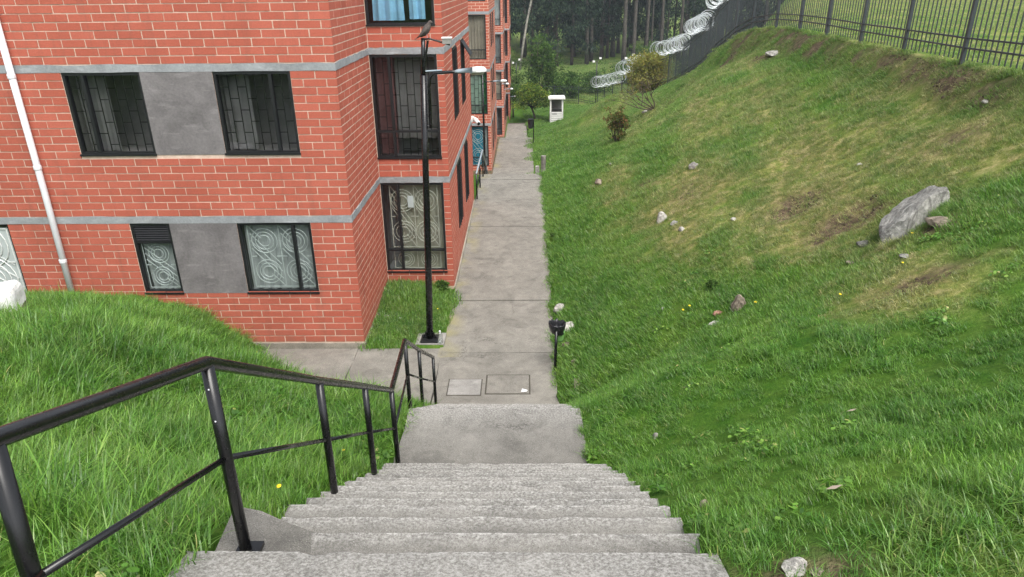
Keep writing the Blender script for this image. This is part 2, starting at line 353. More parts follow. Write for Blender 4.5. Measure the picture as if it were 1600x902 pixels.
def ground(x,y):
    x=np.asarray(x,float); y=np.asarray(y,float)
    p=Pz(y); xr=XR(y); xf=np.interp(y,FY,FX); zf=np.interp(y,FY,FZ)
    # right: hill
    t=np.clip((x-xr)/(xf-xr),0,1)
    e=1.0+0.6*ss(20,36,y)-.85*ss(40,48,y)+1.5*ss(51,56,y)
    s=t**e
    bank=0.28*(ss(0.90,0.985,t)-ss(0.0,0.93,t)*1.0)*(1-ss(30,40,y))*ss(9,13,y)
    bulge=0.35*np.exp(-((y-26)/3.0)**2)*np.exp(-((t-.72)/.14)**2)
    bulge=bulge+.62*np.exp(-((y-47.5)/3.5)**2)*np.exp(-((x-5.7)/1.3)**2)-.3*np.exp(-((y-49)/4)**2)*np.exp(-((x-8.2)/.9)**2)
    zr=p+(zf-p)*s+bank+bulge+lump(x,y)*0.11*ss(0,.25,t)*(1-ss(.9,1,t)*.8)
    far=ss(0,8,x-xf)*np.maximum(ss(.26,.36,x/np.maximum(y,1)),(y<24))
    plate=zf+(np.maximum(4.5,zf)-zf)*far*(1-ss(75,130,y))
    zr=np.where(x>xf,plate+0.05*lump(x*.5,y*.5)*ss(0,2,x-xf),zr)
    # left: mound
    xl=XL(y); d=xl-x
    zfar=4.75-0.30*y
    b=ss(0.0,3.6,d)
    k=ss(0,1,(-4.0-x)/3.0)
    ye0=6.5+1.5*k; ye1=10.2+7.5*k
    h=b*(1-ss(ye0,ye1,y))*np.maximum(zfar-p,0)
    zl=p+h+(lump(x*1.1,y)*0.10+lump(x*2.6,y*2.4)*.035)*ss(0,.8,d)*(1-ss(7.5,9.5,y))
    zl=np.where((y>9.3),np.where(y<24,p+h,p),zl)
    rec=(x<-1.5)&(x>-3.0)&(y>11.3)&(y<14.1)
    zl=np.where(rec,0.03+0.15*ss(11.4,13.9,y)*ss(-1.5,-2.2,x)+0.0*x,zl)
    return np.where(x>0,zr,zl)
def gauss(x, y, cx, cy, sx, sy): return np.exp(-((x-cx)/sx)**2-((y-cy)/sy)**2)
DRY = [(3.6,15,1.3,2.6,.95),(4.75,11.6,1.25,2.0,1.1),(5.6,13.6,1.5,2.6,.9),(4.25,7.1,.75,.9,1.0),(6.4,11,1.1,1.8,.8),(3.0,13,.7,1.4,.7),(2.6,18.5,.7,2.4,.6),
       (5.6,20,1.6,4,.65),(6.9,26,1.0,3.0,.75),(7.3,9.5,.7,1.6,.7),(4.0,24,1.3,3,.55),(6.0,33,2,5,.5),(5,44,3,6,.5),(1.9,1.9,.5,.5,.6),(7.3,15,.6,4,.45),(4.9,9.0,.5,.8,.6)]
SOIL = [(4.75,11.95,.50,.42,1.0),(4.95,10.4,.55,.38,1.0),(4.25,7.05,.42,.30,.8),(6.7,11,.5,.5,.55),(7.7,24.0,.45,.6,.7),(7.6,28.2,.5,1.2,.9),(7.1,26.2,.4,1.0,.6),(3.7,15.3,.5,.8,.5),(3.0,17.3,.4,.7,.5),(5.2,8.5,.28,.3,.7),(1.03,2.0,.25,.12,.8)]
def tt(x, y): return np.clip((x-XR(y))/(np.interp(y, FY, FX)-XR(y)), 0, 1)
def dry_at(x, y):
    x = np.asarray(x, float); y = np.asarray(y, float); d = np.zeros_like(x)
    for cx, cy, sx, sy, a in DRY: d = np.maximum(d, a*gauss(x, y, cx, cy, sx, sy)) + 0.15*a*gauss(x, y, cx, cy, sx, sy)
    t = tt(x, y); n = lump(x*1.7, y*1.7)+.6*lump(x*4.1+3, y*4.1)
    d = d + .13*ss(.3, .7, t)*(x > .3)*ss(5, 9, y) + .25*ss(.92, .98, t)*(t < 1)
    d = d + np.where((t >= 1), .42+.25*ss(25, 60, y), 0)
    d = np.where(x < 0, .05+np.where(y > 11.2, .22*gauss(x, y, -2.2, 12.3, .7, .8), 0), d)
    d = np.where(y > 66, .45, d)
    return np.clip(d*.92 + n*.42*np.clip(d*2+.15, 0, 1), 0, 1)
def soil_at(x, y):
    x = np.asarray(x, float); y = np.asarray(y, float); d = np.zeros_like(x)
    for cx, cy, sx, sy, a in SOIL: d = np.maximum(d, a*gauss(x, y, cx, cy, sx, sy))
    t = tt(x, y); n = lump(x*2.3, y*2.3)
    bank = ss(.90, .95, t)*(1-ss(.985, 1.0, t))*ss(9, 13, y)*(1-ss(27, 33, y))
    d = np.maximum(d, bank*np.clip(.45+.6*n, 0, 1))
    rec = np.where(x < 0, .4*gauss(x, y, -2.5, 12.4, .5, .5), 0)
    rec = np.where((x < -1.4) & (y > 24.2) & (y < 66), .9, rec)
    return np.clip(np.maximum(d, rec), 0, 1)
HOL = [(4.75,11.85,.45,.30,-.16),(4.95,10.35,.5,.28,-.16),(4.25,7.0,.4,.3,-.06),(4.8,12.4,.6,.35,.09),(5.0,10.85,.6,.3,.09),(7.6,28.2,.4,1.0,-.15)]
_g0 = ground
def ground(x, y):
    z = _g0(x, y)
    for cx, cy, sx, sy, a in HOL: z = z + a*gauss(np.asarray(x, float), np.asarray(y, float), cx, cy, sx, sy)
    return z
def make_ground():
    ys = np.concatenate([np.arange(-5, 1, .4), np.arange(1, 16, .10), np.arange(16, 32, .2), np.arange(32, 72, .5), np.arange(72, 130, 3), np.array([140, 160, 190, 230, 300, 400])])
    nl = np.array([-150, -100, -70, -45, -30, -22, -16, -13, -11.5]); rows = []
    left = np.concatenate([nl, np.arange(-10.5, 0, .15)]); right = np.concatenate([np.arange(.02, 8.2, .11), np.arange(8.2, 16, .4), np.arange(17, 40, 1.5), np.arange(42, 100, 6), [120, 160, 220, 300]])
    V = []; nrow = len(left)+4+len(right)
    for y in ys:
        xl = float(XL(y)); xr = float(XR(y)); p = float(Pz(y))
        xs = np.concatenate([xl+left, [xl, xl+.03, xr-.03, xr], xr+right])
        z = ground(xs, np.full_like(xs, y)); k = len(left)
        drop = p-.55 if y < 9.4 else p-.30
        z[k+1] = z[k+2] = drop
        # sunk strip below the side path and building floor
        m = (xs < xl+.001) & (y > 9.45) & (y < 11.39); 
        z = np.where(m & (z < .06), -.12, z)
        V.append(np.stack([xs, np.full_like(xs, y), z], 1))
    V = np.concatenate(V); ny = len(ys)
    i = (np.arange(ny-1)[:, None]*nrow+np.arange(nrow-1)[None]).ravel()
    F = np.stack([i, i+1, i+1+nrow, i+nrow], 1)
    me = bpy.data.meshes.new('ground'); me.from_pydata(V.tolist(), [], F.tolist()); me.update()
    me.polygons.foreach_set('use_smooth', [True]*len(me.polygons))
    for nme, fn in (('dry', dry_at), ('soil', soil_at)):
        a = me.attributes.new(nme, 'FLOAT', 'POINT'); a.data.foreach_set('value', fn(V[:, 0], V[:, 1]).astype(np.float32))
    me.materials.append(M['ground']); o = link('ground', me); tag(o, 'grassy ground sloping down beside the stairs and up to the fence', kind='structure')
make_ground()
# ------------------------------------------------------------------ stairs and paths
def step_block(x0, x1, yb, yf, zt, zb, seed, chip=.012, slope=0.0, nx=None):
    """one concrete step: a profile run across the stair with worn, chipped nosing"""
    r = np.random.default_rng(seed); nx = nx or max(8, int((x1-x0)/.035)); m = MB(); prof = []
    L = yf-yb
    prof = [(yb, 0), (yb+L*.35, 0), (yb+L*.7, 0), (yf-.03, 0), (yf-.010, -.002), (yf, -.014), (yf+.001, -.06), (yf-.002, -(zt-zb))]
    low = np.interp(np.linspace(0, 1, nx+1), np.linspace(0, 1, 9), r.normal(0, .0018, 9))
    ch = np.abs(r.normal(0, 1, nx+1))**3*chip*.10; ch = np.clip(ch, 0, .022); ch = np.convolve(ch, [.25, .5, .25], 'same')
    ex0 = r.normal(0, .012, len(prof)); ex1 = r.normal(0, .012, len(prof))
    k = len(prof); vs = []
    for i in range(nx+1):
        f = i/nx
        for j, (y, z) in enumerate(prof):
            x = x0+(x1-x0)*f
            if i == 0: x += ex0[j]
            if i == nx: x += ex1[j]
            w = (0, .0, .15, .6, 1, 1, .5, .1)[j]
            yy = y - ch[i]*w*.9; zz = zt+z-ch[i]*w*(.9 if j in (3, 4, 5) else 0)+low[i]*(j < 6)+r.normal(0, .0010)*(j < 6) + slope*(yf-y)*(j < 6)
            vs.append((x, yy, zz))
    fs = []
    for i in range(nx):
        for j in range(k-1): fs.append((i*k+j, i*k+j+1, (i+1)*k+j+1, (i+1)*k+j))
    m.add(vs, fs)
    # ends and back
    for i, sgn in ((0, 1), (nx, -1)):
        e = [vs[i*k+j] for j in range(k)]+[(vs[i*k][0], yb, zb)]
        m.add(e, [tuple(range(k+1)) if sgn > 0 else tuple(range(k, -1, -1))])
    m.wear = [(0, 0, .15, .6, 1, .8, .1, 0)[j] for i in range(nx+1) for j in range(k)]
    return m
def make_stairs():
    bed = MB(); bed.box(-1.2, .5, -3, 5.45, -.6, 1.2); bed.box(-1.2, .5, 5.45, 9.0, -.6, -.1)
    st = bed.build('concrete_stairs', M['joint']); tag(st, 'long worn concrete stairs with rough treads descending to the path', kind='structure')
    step_block(-1.40, .80, -3.0, 2.22, 4.0, 3.4, 1, .012, slope=.27).build('step', M['conc'], st)
    for k in range(1, 13):
        yf = [2.22, 2.52, 2.82, 3.11, 3.37, 3.64, 3.91, 4.17, 4.43, 4.70, 4.96, 5.23, 5.50][k]; zt = 4.0-.1731*k
        xl = -1.36+[.0, .22, .10, .05, .08, .06, .04, .05, .06, .06, .04, .05, .0][k]+rnd.uniform(-.02, .02)
        xr = .795+rnd.uniform(-.02, .015)
        step_block(xl, xr, yf-.36, yf, zt, zt-.55, 20+k).build('step', M['conc'], st)
    step_block(-1.30, .615, 5.3, 6.71, 1.75, 1.2, 50, .008).build('step', M['conc'], st)
    for k in range(1, 10):
        step_block(-1.33, .64+rnd.uniform(-.015, .015), 6.71+.28*k-.36, 6.71+.28*k, 1.75-.175*k, 1.75-.175*k-.5, 60+k).build('step', M['conc'], st)
    # broken sloping fillet at the left end of the second step
    a = [(-1.30, 2.23, 3.975), (-1.38, 2.63, 3.875), (-1.25, 2.61, 3.862), (-1.12, 2.56, 3.84), (-.965, 2.515, 3.815), (-.93, 2.23, 3.835), (-1.12, 2.23, 3.95)]
    f = MB(); f.add(a+[(p[0], p[1], 3.5) for p in a], [(0, 6, 5, 4, 3, 2, 1)]+[(i, i+1, i+8, i+7) for i in range(6)]); f.build('broken_fillet', M['conc'], st)
    # second flight in the distance
    far = MB(); far.box(-1.35, .35, 24.1, 29, -4.5, -2.75); s2 = far.build('concrete_stairs', M['joint']); tag(s2, 'second flight of concrete stairs dropping out of sight farther along the path', kind='structure')
    for k in range(0, 14):
        step_block(-1.52, .60, 23.95+.29*k-.38 if k else 23.2, 23.95+.29*k, 0-.171*k, -.171*k-.5, 90+k, .008, nx=20).build('step', M['path'], s2)
    far = MB(); far.box(-1.3, .3, 41.9, 46.0, -6, -4.7); s3 = far.build('concrete_stairs', M['joint']); tag(s3, 'third short flight of concrete stairs near the far end of the path', kind='structure')
    for k in range(0, 12):
        step_block(-1.45, .46, 41.8+.29*k-.38, 41.8+.29*k, -2.4-.158*k, -2.4-.158*k-.5, 120+k, .008, nx=12).build('step', M['path'], s3)
make_stairs()
def slab(parent, x0, x1, y0, y1, z, seed, mat, name='slab', wav=.012, dz=None):
    r = np.random.default_rng(seed); m = MB(); nx = max(6, int((x1-x0)/.16)); ny = max(6, int((y1-y0)/.16))
    tilt = r.normal(0, .002, 2); vs = []
    eL = np.interp(np.linspace(0, 1, ny+1), np.linspace(0, 1, 7), r.normal(0, wav, 7)); eR = np.interp(np.linspace(0, 1, ny+1), np.linspace(0, 1, 9), r.normal(0, wav*1.6, 9))
    for j in range(ny+1):
        for i in range(nx+1):
            f = i/nx; g = j/ny; x = x0+(x1-x0)*f+eL[j]*(1-f)**6+eR[j]*f**6; y = y0+(y1-y0)*g
            edge = min(i, nx-i, j, ny-j)
            vs.append((x, y, z+tilt[0]*(f-.5)+tilt[1]*(g-.5)+r.normal(0, .0012)-(.008 if edge == 0 else 0)))
    fs = [(j*(nx+1)+i, j*(nx+1)+i+1, (j+1)*(nx+1)+i+1, (j+1)*(nx+1)+i) for j in range(ny) for i in range(nx)]
    rim = [i for i in range(nx+1)]+[(j)*(nx+1)+nx for j in range(1, ny+1)]+[ny*(nx+1)+i for i in range(nx-1, -1, -1)]+[j*(nx+1) for j in range(ny-1, 0, -1)]
    n0 = len(vs)
    for q in rim: x, y, zz = vs[q]; vs.append((x, y, z-.16))
    for a in range(len(rim)):
        b = (a+1) % len(rim); fs.append((rim[b], rim[a], n0+a, n0+b))
    m.add(vs, fs); return m.build(name, mat, parent)
def make_path():
    b = MB(); b.box(-1.42, .42, 9.3, 23.0, -.3, -.03); p = b.build('path', M['joint']); tag(p, 'straight concrete footpath running beside the brick building', kind='structure')
    ys = [9.23, 11.17, 13.42, 15.85, 18.25, 20.7, 23.19]
    for i in range(6):
        y0, y1 = ys[i]+.008, ys[i+1]-.008; x0 = (-1.50, -1.54, -1.515, -1.515, -1.515, -1.52)[i]
        slab(p, x0, float(XR((y0+y1)/2))+.01, y0, y1, (0, .0, .018, .012, .02, .004)[i], 200+i, M['path'])
    b = MB(); b.box(-10, -1.6, 9.5, 11.36, -.3, -.03); s = b.build('side_path', M['joint']); tag(s, 'short concrete side path along the foot of the brick wall', kind='structure')
    xs = [-10, -7.6, -5.3, -3.05, -1.50]
    for i in range(4): slab(s, xs[i]+.006, xs[i+1]-(.006 if i < 3 else .018), 9.45, 11.33, .002, 230+i, M['path'], wav=.003)
    b = MB(); b.box(-1.3, .3, 28.2, 41.3, -2.8, -2.43); q = b.build('lower_path', M['joint']); tag(q, 'lower stretch of concrete footpath beyond the second stairs', kind='structure')
    for i in range(6):
        y0 = 27.75+2.28*i; slab(q, -1.60, .46, y0+.008, y0+2.272, -2.4, 240+i, M['path'], wav=.006)
    b = MB(); b.box(-1.3, .2, 45.5, 57, -4.8, -4.33); q = b.build('far_path', M['joint']); tag(q, 'far narrow end of the concrete footpath by the guard booth', kind='structure')
    for i in range(5):
        y0 = 45.0+2.3*i; slab(q, -1.45, .33-.05*i, y0+.008, y0+2.292, -4.3, 250+i, M['path'], wav=.006)
make_path()
def make_covers():
    t = thing('manhole_cover', (-1.0, 9.98, 0), 'small square pale concrete inspection cover set in the path', 'manhole cover')
    f = MB(); f.box(-1.285, -.715, 9.72, 10.24, -.01, .0035); f.build('frame', M['joint'], t)
    l = MB(); l.box(-1.265, -.735, 9.74, 10.22, 0, .009); l.build('lid', M['lid'], t)
    t = thing('manhole_cover', (-.25, 10.05, 0), 'larger dark-outlined concrete inspection cover with a scrap of paper on it', 'manhole cover')
    f = MB(); f.box(-.66, .085, 9.76, 10.38, -.01, .0035); f.build('frame', M['joint'], t)
    l = MB(); l.box(-.635, .06, 9.785, 10.355, 0, .0085); l.build('lid', M['path'], t)
    p = MB(); p.add([(-.07, 9.82, .012), (.02, 9.80, .03), (.04, 9.87, .015), (-.05, 9.89, .035), (-.02, 9.84, .05)], [(0, 1, 4), (1, 2, 4), (2, 3, 4), (3, 0, 4), (0, 3, 2, 1)])
    tag(p.build('paper_scrap', M['paper']), 'crumpled white paper scrap on the larger inspection cover', 'litter')
make_covers()
# ------------------------------------------------------------------ brick buildings
class Fr:
    def __init__(s, o, d, n): s.o = o; s.d = d; s.n = n
    def p(s, u, z, out=0.): return (s.o[0]+s.d[0]*u+s.n[0]*out, s.o[1]+s.d[1]*u+s.n[1]*out, z)
def wbox(m, fr, u0, u1, z0, z1, o0, o1):
    P = [fr.p(u, z, o) for z in (z0, z1) for o in (o1, o0) for u in ((u0, u1) if True else 0)]
    a, b, c, d, e, f, g, h = P   # z0:o1:u0,u1 ; o0:u0,u1 ; z1...
    m.add([a, b, d, c, e, f, h, g], [(0,3,2,1),(4,5,6,7),(0,1,5,4),(1,2,6,5),(2,3,7,6),(3,0,4,7)])
def grid_wall(m, fr, u0, u1, z0, z1, ops, o0=-.12, o1=0.):
    us = sorted({u0, u1, *[max(u0, min(u1, q)) for o in ops for q in o[:2]]}); zs = sorted({z0, z1, *[max(z0, min(z1, q)) for o in ops for q in o[2:4]]})
    for i in range(len(us)-1):
        # merge vertical runs
        run = None
        for j in range(len(zs)-1):
            cu, cz = (us[i]+us[i+1])/2, (zs[j]+zs[j+1])/2
            hole = any(o[0] < cu < o[1] and o[2] < cz < o[3] for o in ops)
            if not hole and us[i+1]-us[i] > 1e-4:
                run = (run[0], zs[j+1]) if run else (zs[j], zs[j+1])
            else:
                if run: wbox(m, fr, us[i], us[i+1], run[0], run[1], o0, o1)
                run = None
        if run: wbox(m, fr, us[i], us[i+1], run[0], run[1], o0, o1)
JT = .017
def brick_list(fr, u0, u1, zr, ops, shift=0., dz=0., bl=.37):
    """all bricks of a wall: (u0,u1,z0,z1) per brick, cut at openings"""
    out = []; k = 0
    for (za, zb) in zr:
        n = max(1, round((zb-za)/.1247)); h = (zb-za)/n
        for i in range(n):
            z0 = za+i*h+JT/2+dz; z1 = za+(i+1)*h-JT/2+dz; zc = (z0+z1)/2
            segs = [(u0, u1)]
            for o in ops:
                if o[2] < zc < o[3]:
                    ns = []
                    for a, b in segs:
                        if o[1] <= a or o[0] >= b: ns.append((a, b)); continue
                        if o[0] > a: ns.append((a, o[0]-.006))
                        if o[1] < b: ns.append((o[1]+.006, b))
                    segs = ns
            ph = (k % 2)*bl/2+shift+((k*7) % 5-2)*.006
            for a, b in segs:
                cuts = []; q = math.floor((a-ph)/bl)*bl+ph
                while q < b:
                    if a+.075 < q < b-.075: cuts.append(q)
                    q += bl
                cuts = [a-JT/2, *cuts, b+JT/2]
                for c0, c1 in zip(cuts, cuts[1:]):
                    if c1-c0-JT > .02: out.append((c0+JT/2, c1-JT/2, z0, z1))
            k += 1
    return out
def brick_geo(m, fr, b, r):
    o = .007+r.uniform(-.0025, .003) if fr.d[0] else .0025+r.uniform(-.0012, .0015); u0, u1, z0, z1 = b; e = r.uniform(-.002, .002)
    wbox(m, fr, u0+e, u1+e*.5, z0+r.uniform(-.0015, .0015), z1+r.uniform(-.0015, .0015), -.04, o)
def curtain(fr, u0, u1, z0, z1, out, folds, amp, seed, gather=0., nz=8):
    r = random.Random(seed); m = MB(); m.smooth = True; n = max(12, int(folds*8)); ph = [r.uniform(0, 6.28) for _ in range(3)]
    for j in range(nz+1):
        g = j/nz; z = z1+(z0-z1)*g
        for i in range(n+1):
            f = i/n; ff = f+gather*(g**1.5)*(.5-f)
            a = amp*(math.sin(f*folds*6.283+ph[0]+.5*g)+.4*math.sin(f*folds*2.7*6.283+ph[1]))
            m.v.append(fr.p(u0+(u1-u0)*ff, z, out+a*(.55+.45*g)))
    m.f = [(j*(n+1)+i, j*(n+1)+i+1, (j+1)*(n+1)+i+1, (j+1)*(n+1)+i) for j in range(nz) for i in range(n)]
    return m
def bar(m, fr, u0, z0, u1, z1, out, w=.012, dpt=.010):
    p = Vector(fr.p(u0, z0, out)); q = Vector(fr.p(u1, z1, out)); m.cbox(p, q, w, dpt, up=(fr.n[0], fr.n[1], 0))
def ring(m, fr, uc, zc, r, out, w=.011, n=22, stretch=1.):
    pts = [fr.p(uc+r*math.cos(2*math.pi*i/n), zc+stretch*r*math.sin(2*math.pi*i/n), out) for i in range(n)]
    m.tube(pts, w*.55, 4, closed=True)
def grille_bricky(fr, u0, u1, z0, z1, out, w=.014, cell=.14, hz=.36, seed=1):
    m = MB(); r = random.Random(seed); n = max(2, round((u1-u0)/cell)); c = (u1-u0)/n
    for i in range(n+1): bar(m, fr, u0+c*i, z0, u0+c*i, z1, out, w, .01)
    for i in range(n):
        z = z0+hz*(.3 if i % 2 else .8)
        while z < z1-.05: bar(m, fr, u0+c*i+.005, z, u0+c*(i+1)-.005, z, out-.001, w, .008); z += hz
    return m
def grille_rings(fr, u0, u1, z0, z1, out, cols, rows, w=.013, rmax=None, diag=True):
    m = MB(); W = u1-u0; H = z1-z0; cu = W/cols; ch = H/rows
    bar(m, fr, u0, z0, u0, z1, out, w); bar(m, fr, u1, z0, u1, z1, out, w); bar(m, fr, u0, z0+.0, u1, z0+.0, out+.001, w); bar(m, fr, u0, z1, u1, z1, out+.001, w)
    for c in range(1, cols): bar(m, fr, u0+cu*c, z0, u0+cu*c, z1, out, w)
    rm = rmax or min(cu, ch)*.41
    for c in range(cols):
        uc = u0+cu*(c+.5); cs = []
        for r in range(rows):
            zc = z1-ch*(r+.5); cs.append(zc)
            for q in (1., .72, .45): ring(m, fr, uc, zc, rm*q, out+.002, w)
        if diag:
            for r in range(rows-1):
                for s in (-.7, 0, .7): bar(m, fr, uc-cu*.45, cs[r]+s*rm*.9, uc+cu*.45, cs[r+1]+s*rm*.9, out-.002, w*.8)
                bar(m, fr, uc-cu*.5, (cs[r]+cs[r+1])/2, uc-cu*.33, (cs[r]+cs[r+1])/2, out, w); bar(m, fr, uc+cu*.5, (cs[r]+cs[r+1])/2, uc+cu*.33, (cs[r]+cs[r+1])/2, out, w)
            bar(m, fr, uc-cu*.5, z1, uc-cu*.1, cs[0]+rm*.2, out, w*.8); bar(m, fr, uc+cu*.5, z0, uc+cu*.1, cs[-1]-rm*.2, out, w*.8)
    return m
def window(b, fr, u0, u1, z0, z1, mull=(), cross=(), rec=.03, fw=.045, glass='glass', label=None, sill=True, back='room', depth=.9, louver=None):
    """window = black frame mesh; children pane, sill ...; returns the window object"""
    m = MB(); o0, o1 = -rec-.05, -rec+.022
    wbox(m, fr, u0, u0+fw, z0, z1, o0, o1); wbox(m, fr, u1-fw, u1, z0, z1, o0, o1)
    wbox(m, fr, u0+fw, u1-fw, z0, z0+fw, o0, o1-.002); wbox(m, fr, u0+fw, u1-fw, z1-fw, z1, o0, o1-.002)
    for q in mull: wbox(m, fr, q-.025, q+.025, z0+fw, z1-fw, o0+.004, o1+.008)
    for q in cross: wbox(m, fr, u0+fw, u1-fw, q-.02, q+.02, o0+.006, o1+.004)
    w = m.build('window', M['frame'], b)
    if label: w['label'] = label
    us = [u0+fw, *sorted(mull), u1-fw]
    for i in range(len(us)-1):
        g = MB(); g.add([fr.p(us[i], z0+fw, -rec-.02-.004*i), fr.p(us[i+1], z0+fw, -rec-.02-.004*i), fr.p(us[i+1], (louver or z1)-fw*(louver is None), -rec-.02-.004*i), fr.p(us[i], (louver or z1)-fw*(louver is None), -rec-.02-.004*i)], [(0, 1, 2, 3)])
        g.build('pane', M[glass], w)
    if sill:
        s = MB(); wbox(s, fr, u0-.01, u1+.01, z0-.012, z0+.018, -rec-.05, .03); s.build('sill', M['frame'], w)
    # room behind the opening
    r = MB(); d = depth
    P = [fr.p(u, z, o) for o in (-.125, -d) for z in (z0-.02, z1+.02) for u in (u0-.02, u1+.02)]
    r.add(P, [(4, 5, 7, 6), (0, 4, 6, 2), (1, 3, 7, 5), (0, 1, 5, 4), (2, 6, 7, 3)])
    r.build('room', M[back], w)
    return w
FA = Fr((0, 11.4), (1, 0), (0, -1)); SA = Fr((-2.95, 0), (0, 1), (1, 0)); FB = Fr((0, 13.95), (1, 0), (0, -1)); SB = Fr((-1.53, 0), (0, 1), (1, 0))
BANDS = [(2.40, 2.52), (4.89, 5.005), (7.38, 7.5)]
STOR = [(.10, 2.40), (2.52, 4.89), (5.005, 7.38)]
def near_building():
    b = thing('apartment_building', (-6, 16, 0), 'nearest red brick apartment building with grey cement bands and barred windows', 'apartment building')
    opA = []; plA = []
    for s in (0, 2.49): opA += [(-7.30, -6.05, 3.58+s, 4.89+s*.999), (-4.90, -3.67, 3.58+s, 4.89+s*.999)]; plA.append((-6.05, -4.90, 3.58+s, 4.89+s*.999))
    opA += [(-6.78, -6.09, 1.09, 2.40), (-4.93, -3.66, 1.09, 2.40)]; plA.append((-6.09, -4.93, 1.09, 2.40)); opA.append((-9.95, -8.90, .3, 2.40))
    opB = [(-2.943, -1.66, .44, 2.395), (-2.943, -1.66, 2.90, 4.885), (-2.943, -1.66, 5.40, 7.375)]
    opSB = [(u0, u1, z0+s, z1+s) for s in (0, 2.49, 4.98) for (u0, u1, z0, z1) in ((15.62, 16.42, .86, 2.36), (17.72, 18.40, .86, 2.36))]
    core = MB()
    grid_wall(core, FA, -11.5, -2.95, -.5, 7.5, opA); grid_wall(core, SA, 11.525, 14.05, -.5, 7.5, [])
    grid_wall(core, FB, -2.95, -1.532, -.5, 7.5, opB); grid_wall(core, SB, 14.08, 20.6, -.5, 7.5, opSB)
    core.box(-11.5, -1.53, 20.48, 20.595, -.5, 7.5); core.box(-11.5, -11.4, 11.52, 20.48, -.5, 7.5)
    core.build('wall', M['mortar'], b)
    rf = MB(); rf.box(-11.6, -1.45, 14.05, 20.7, 7.52, 7.7); rf.box(-11.6, -2.87, 11.3, 14.04, 7.523, 7.703); rf.build('roof', M['band'], b)
    for (u0, u1, z0, z1) in plA:
        p = MB(); wbox(p, FA, u0+.001, u1-.001, z0, z1-.001, -.02, .010); p.build('plaster_panel', M['plaster'], b)
    for z0, z1 in BANDS:
        for fr, u0, u1 in ((FA, -11.5, -2.938), (SA, 11.411, 13.937), (FB, -2.949, -1.518), (SB, 13.963, 20.6)):
            n = 24; m = MB(); r = random.Random(int(z0*10)+int(u0*3)); top = [z1+r.uniform(-.012, .012) for _ in range(n+1)]; bot = [z0+r.uniform(-.006, .004) for _ in range(n+1)]; oo = [.012+r.uniform(-.003, .003) for _ in range(n+1)]
            vs = []
            for i in range(n+1):
                u = u0+(u1-u0)*i/n; vs += [fr.p(u, bot[i], -.01), fr.p(u, bot[i], oo[i]), fr.p(u, top[i], oo[i]), fr.p(u, top[i], -.01)]
            m.add(vs, [(4*i+j, 4*i+4+j, 4*i+4+(j+1) % 4, 4*i+(j+1) % 4) for i in range(n) for j in range(4)]+[(0, 1, 2, 3), (4*n+3, 4*n+2, 4*n+1, 4*n)])
            m.build('cement_band', M['band'], b)
    pl = MB(); wbox(pl, FA, -11.4, -2.93, -.2, .085, -.02, .03); wbox(pl, SA, 11.371, 13.94, -.2, .07, -.02, .022); pl.build('plinth', M['plinth'], b)
    pl = MB(); wbox(pl, SB, 14.0, 20.6, -.2, .075, -.02, .028); pl.build('plinth', M['plinth'], b)
    # bricks: the largest 300 whole ones are parts of their own, the rest one joined part
    allb = []
    noA = opA+plA
    for fr, u0, u1, ops, sh, dz in ((FA, -11.4, -2.946, noA, .05, 0), (SA, 11.402, 13.93, [], .16, .003), (FB, -2.935, -1.527, opB, .1, 0), (SB, 13.952, 20.58, opSB, .21, .003)):
        for q in brick_list(fr, u0, u1, STOR, ops, sh, dz): allb.append((fr, q))
    cam = Vector((0, 0, CAMZ)); full = []
    for i, (fr, q) in enumerate(allb):
        c = Vector(fr.p((q[0]+q[1])/2, (q[2]+q[3])/2, 0)); d = c-cam
        if .345 < q[1]-q[0] < .36 and fr in (FA, FB) and c.z < 5.85 and (fr is FB or -8.5 < c.x): full.append((abs(d.y)/d.length**3, i))
    full.sort(reverse=True); pick = {i for _, i in full[:300]}
    r = random.Random(5); rest = MB()
    pm = {}
    for fr, nm in ((FA, 'a'), (FB, 'b')):
        m = MB(); wbox(m, Fr((0, 0), fr.d, fr.n), -.1765, .1765, -.0538, .0538, -.04, .0); pm[fr] = m.mesh('brick', M['brick'])
    for i, (fr, q) in enumerate(allb):
        if i in pick:
            c = Vector(fr.p((q[0]+q[1])/2+r.uniform(-.002, .002), (q[2]+q[3])/2+r.uniform(-.0015, .0015), .007+r.uniform(-.0025, .003)))
            o = bpy.data.objects.new('brick', pm[fr]); COL.objects.link(o); o.parent = b; o.location = c-WL[b.name]; o.rotation_euler = (r.uniform(-.004, .004), 0, r.uniform(-.004, .004))
        else: brick_geo(rest, fr, q, r)
    tag(rest.build('brick_courses', M['brick'], b), kind='stuff')
    # facade A windows
    for s in (0, 2.49):
        w = window(b, FA, -7.30, -6.05, 3.58+s, 4.885+s, mull=(-6.98,), glass='glass_d', label='dark window at the left of the grey panel with black staggered grille' if s == 0 else None)
        grille_bricky(FA, -7.25, -6.10, 3.63+s, 4.84+s, -.085, seed=3).build('grille', M['grille_k'], w)
        curtain(FA, -7.25, -6.75, 3.6+s, 4.85+s, -.25, 3, .02, 11).build('curtain', M['sheer'], w)
        w = window(b, FA, -4.90, -3.67, 3.58+s, 4.885+s, mull=(-4.0,), glass='glass_d', label='dark window at the right of the grey panel with black staggered grille' if s == 0 else None)
        grille_bricky(FA, -4.85, -3.72, 3.63+s, 4.84+s, -.085, seed=4).build('grille', M['grille_k'], w)
        curtain(FA, -4.88, -4.45, 3.6+s, 4.85+s, -.30, 2, .02, 12).build('curtain', M['sheer'], w)
    w = window(b, FA, -6.78, -6.09, 1.09, 2.395, label='small lower window with a black louvre above a white ringed grille', louver=2.06)
    lv = MB(); wbox(lv, FA, -6.74, -6.13, 2.03, 2.07, -.08, -.005); lv.build('transom', M['frame'], w)
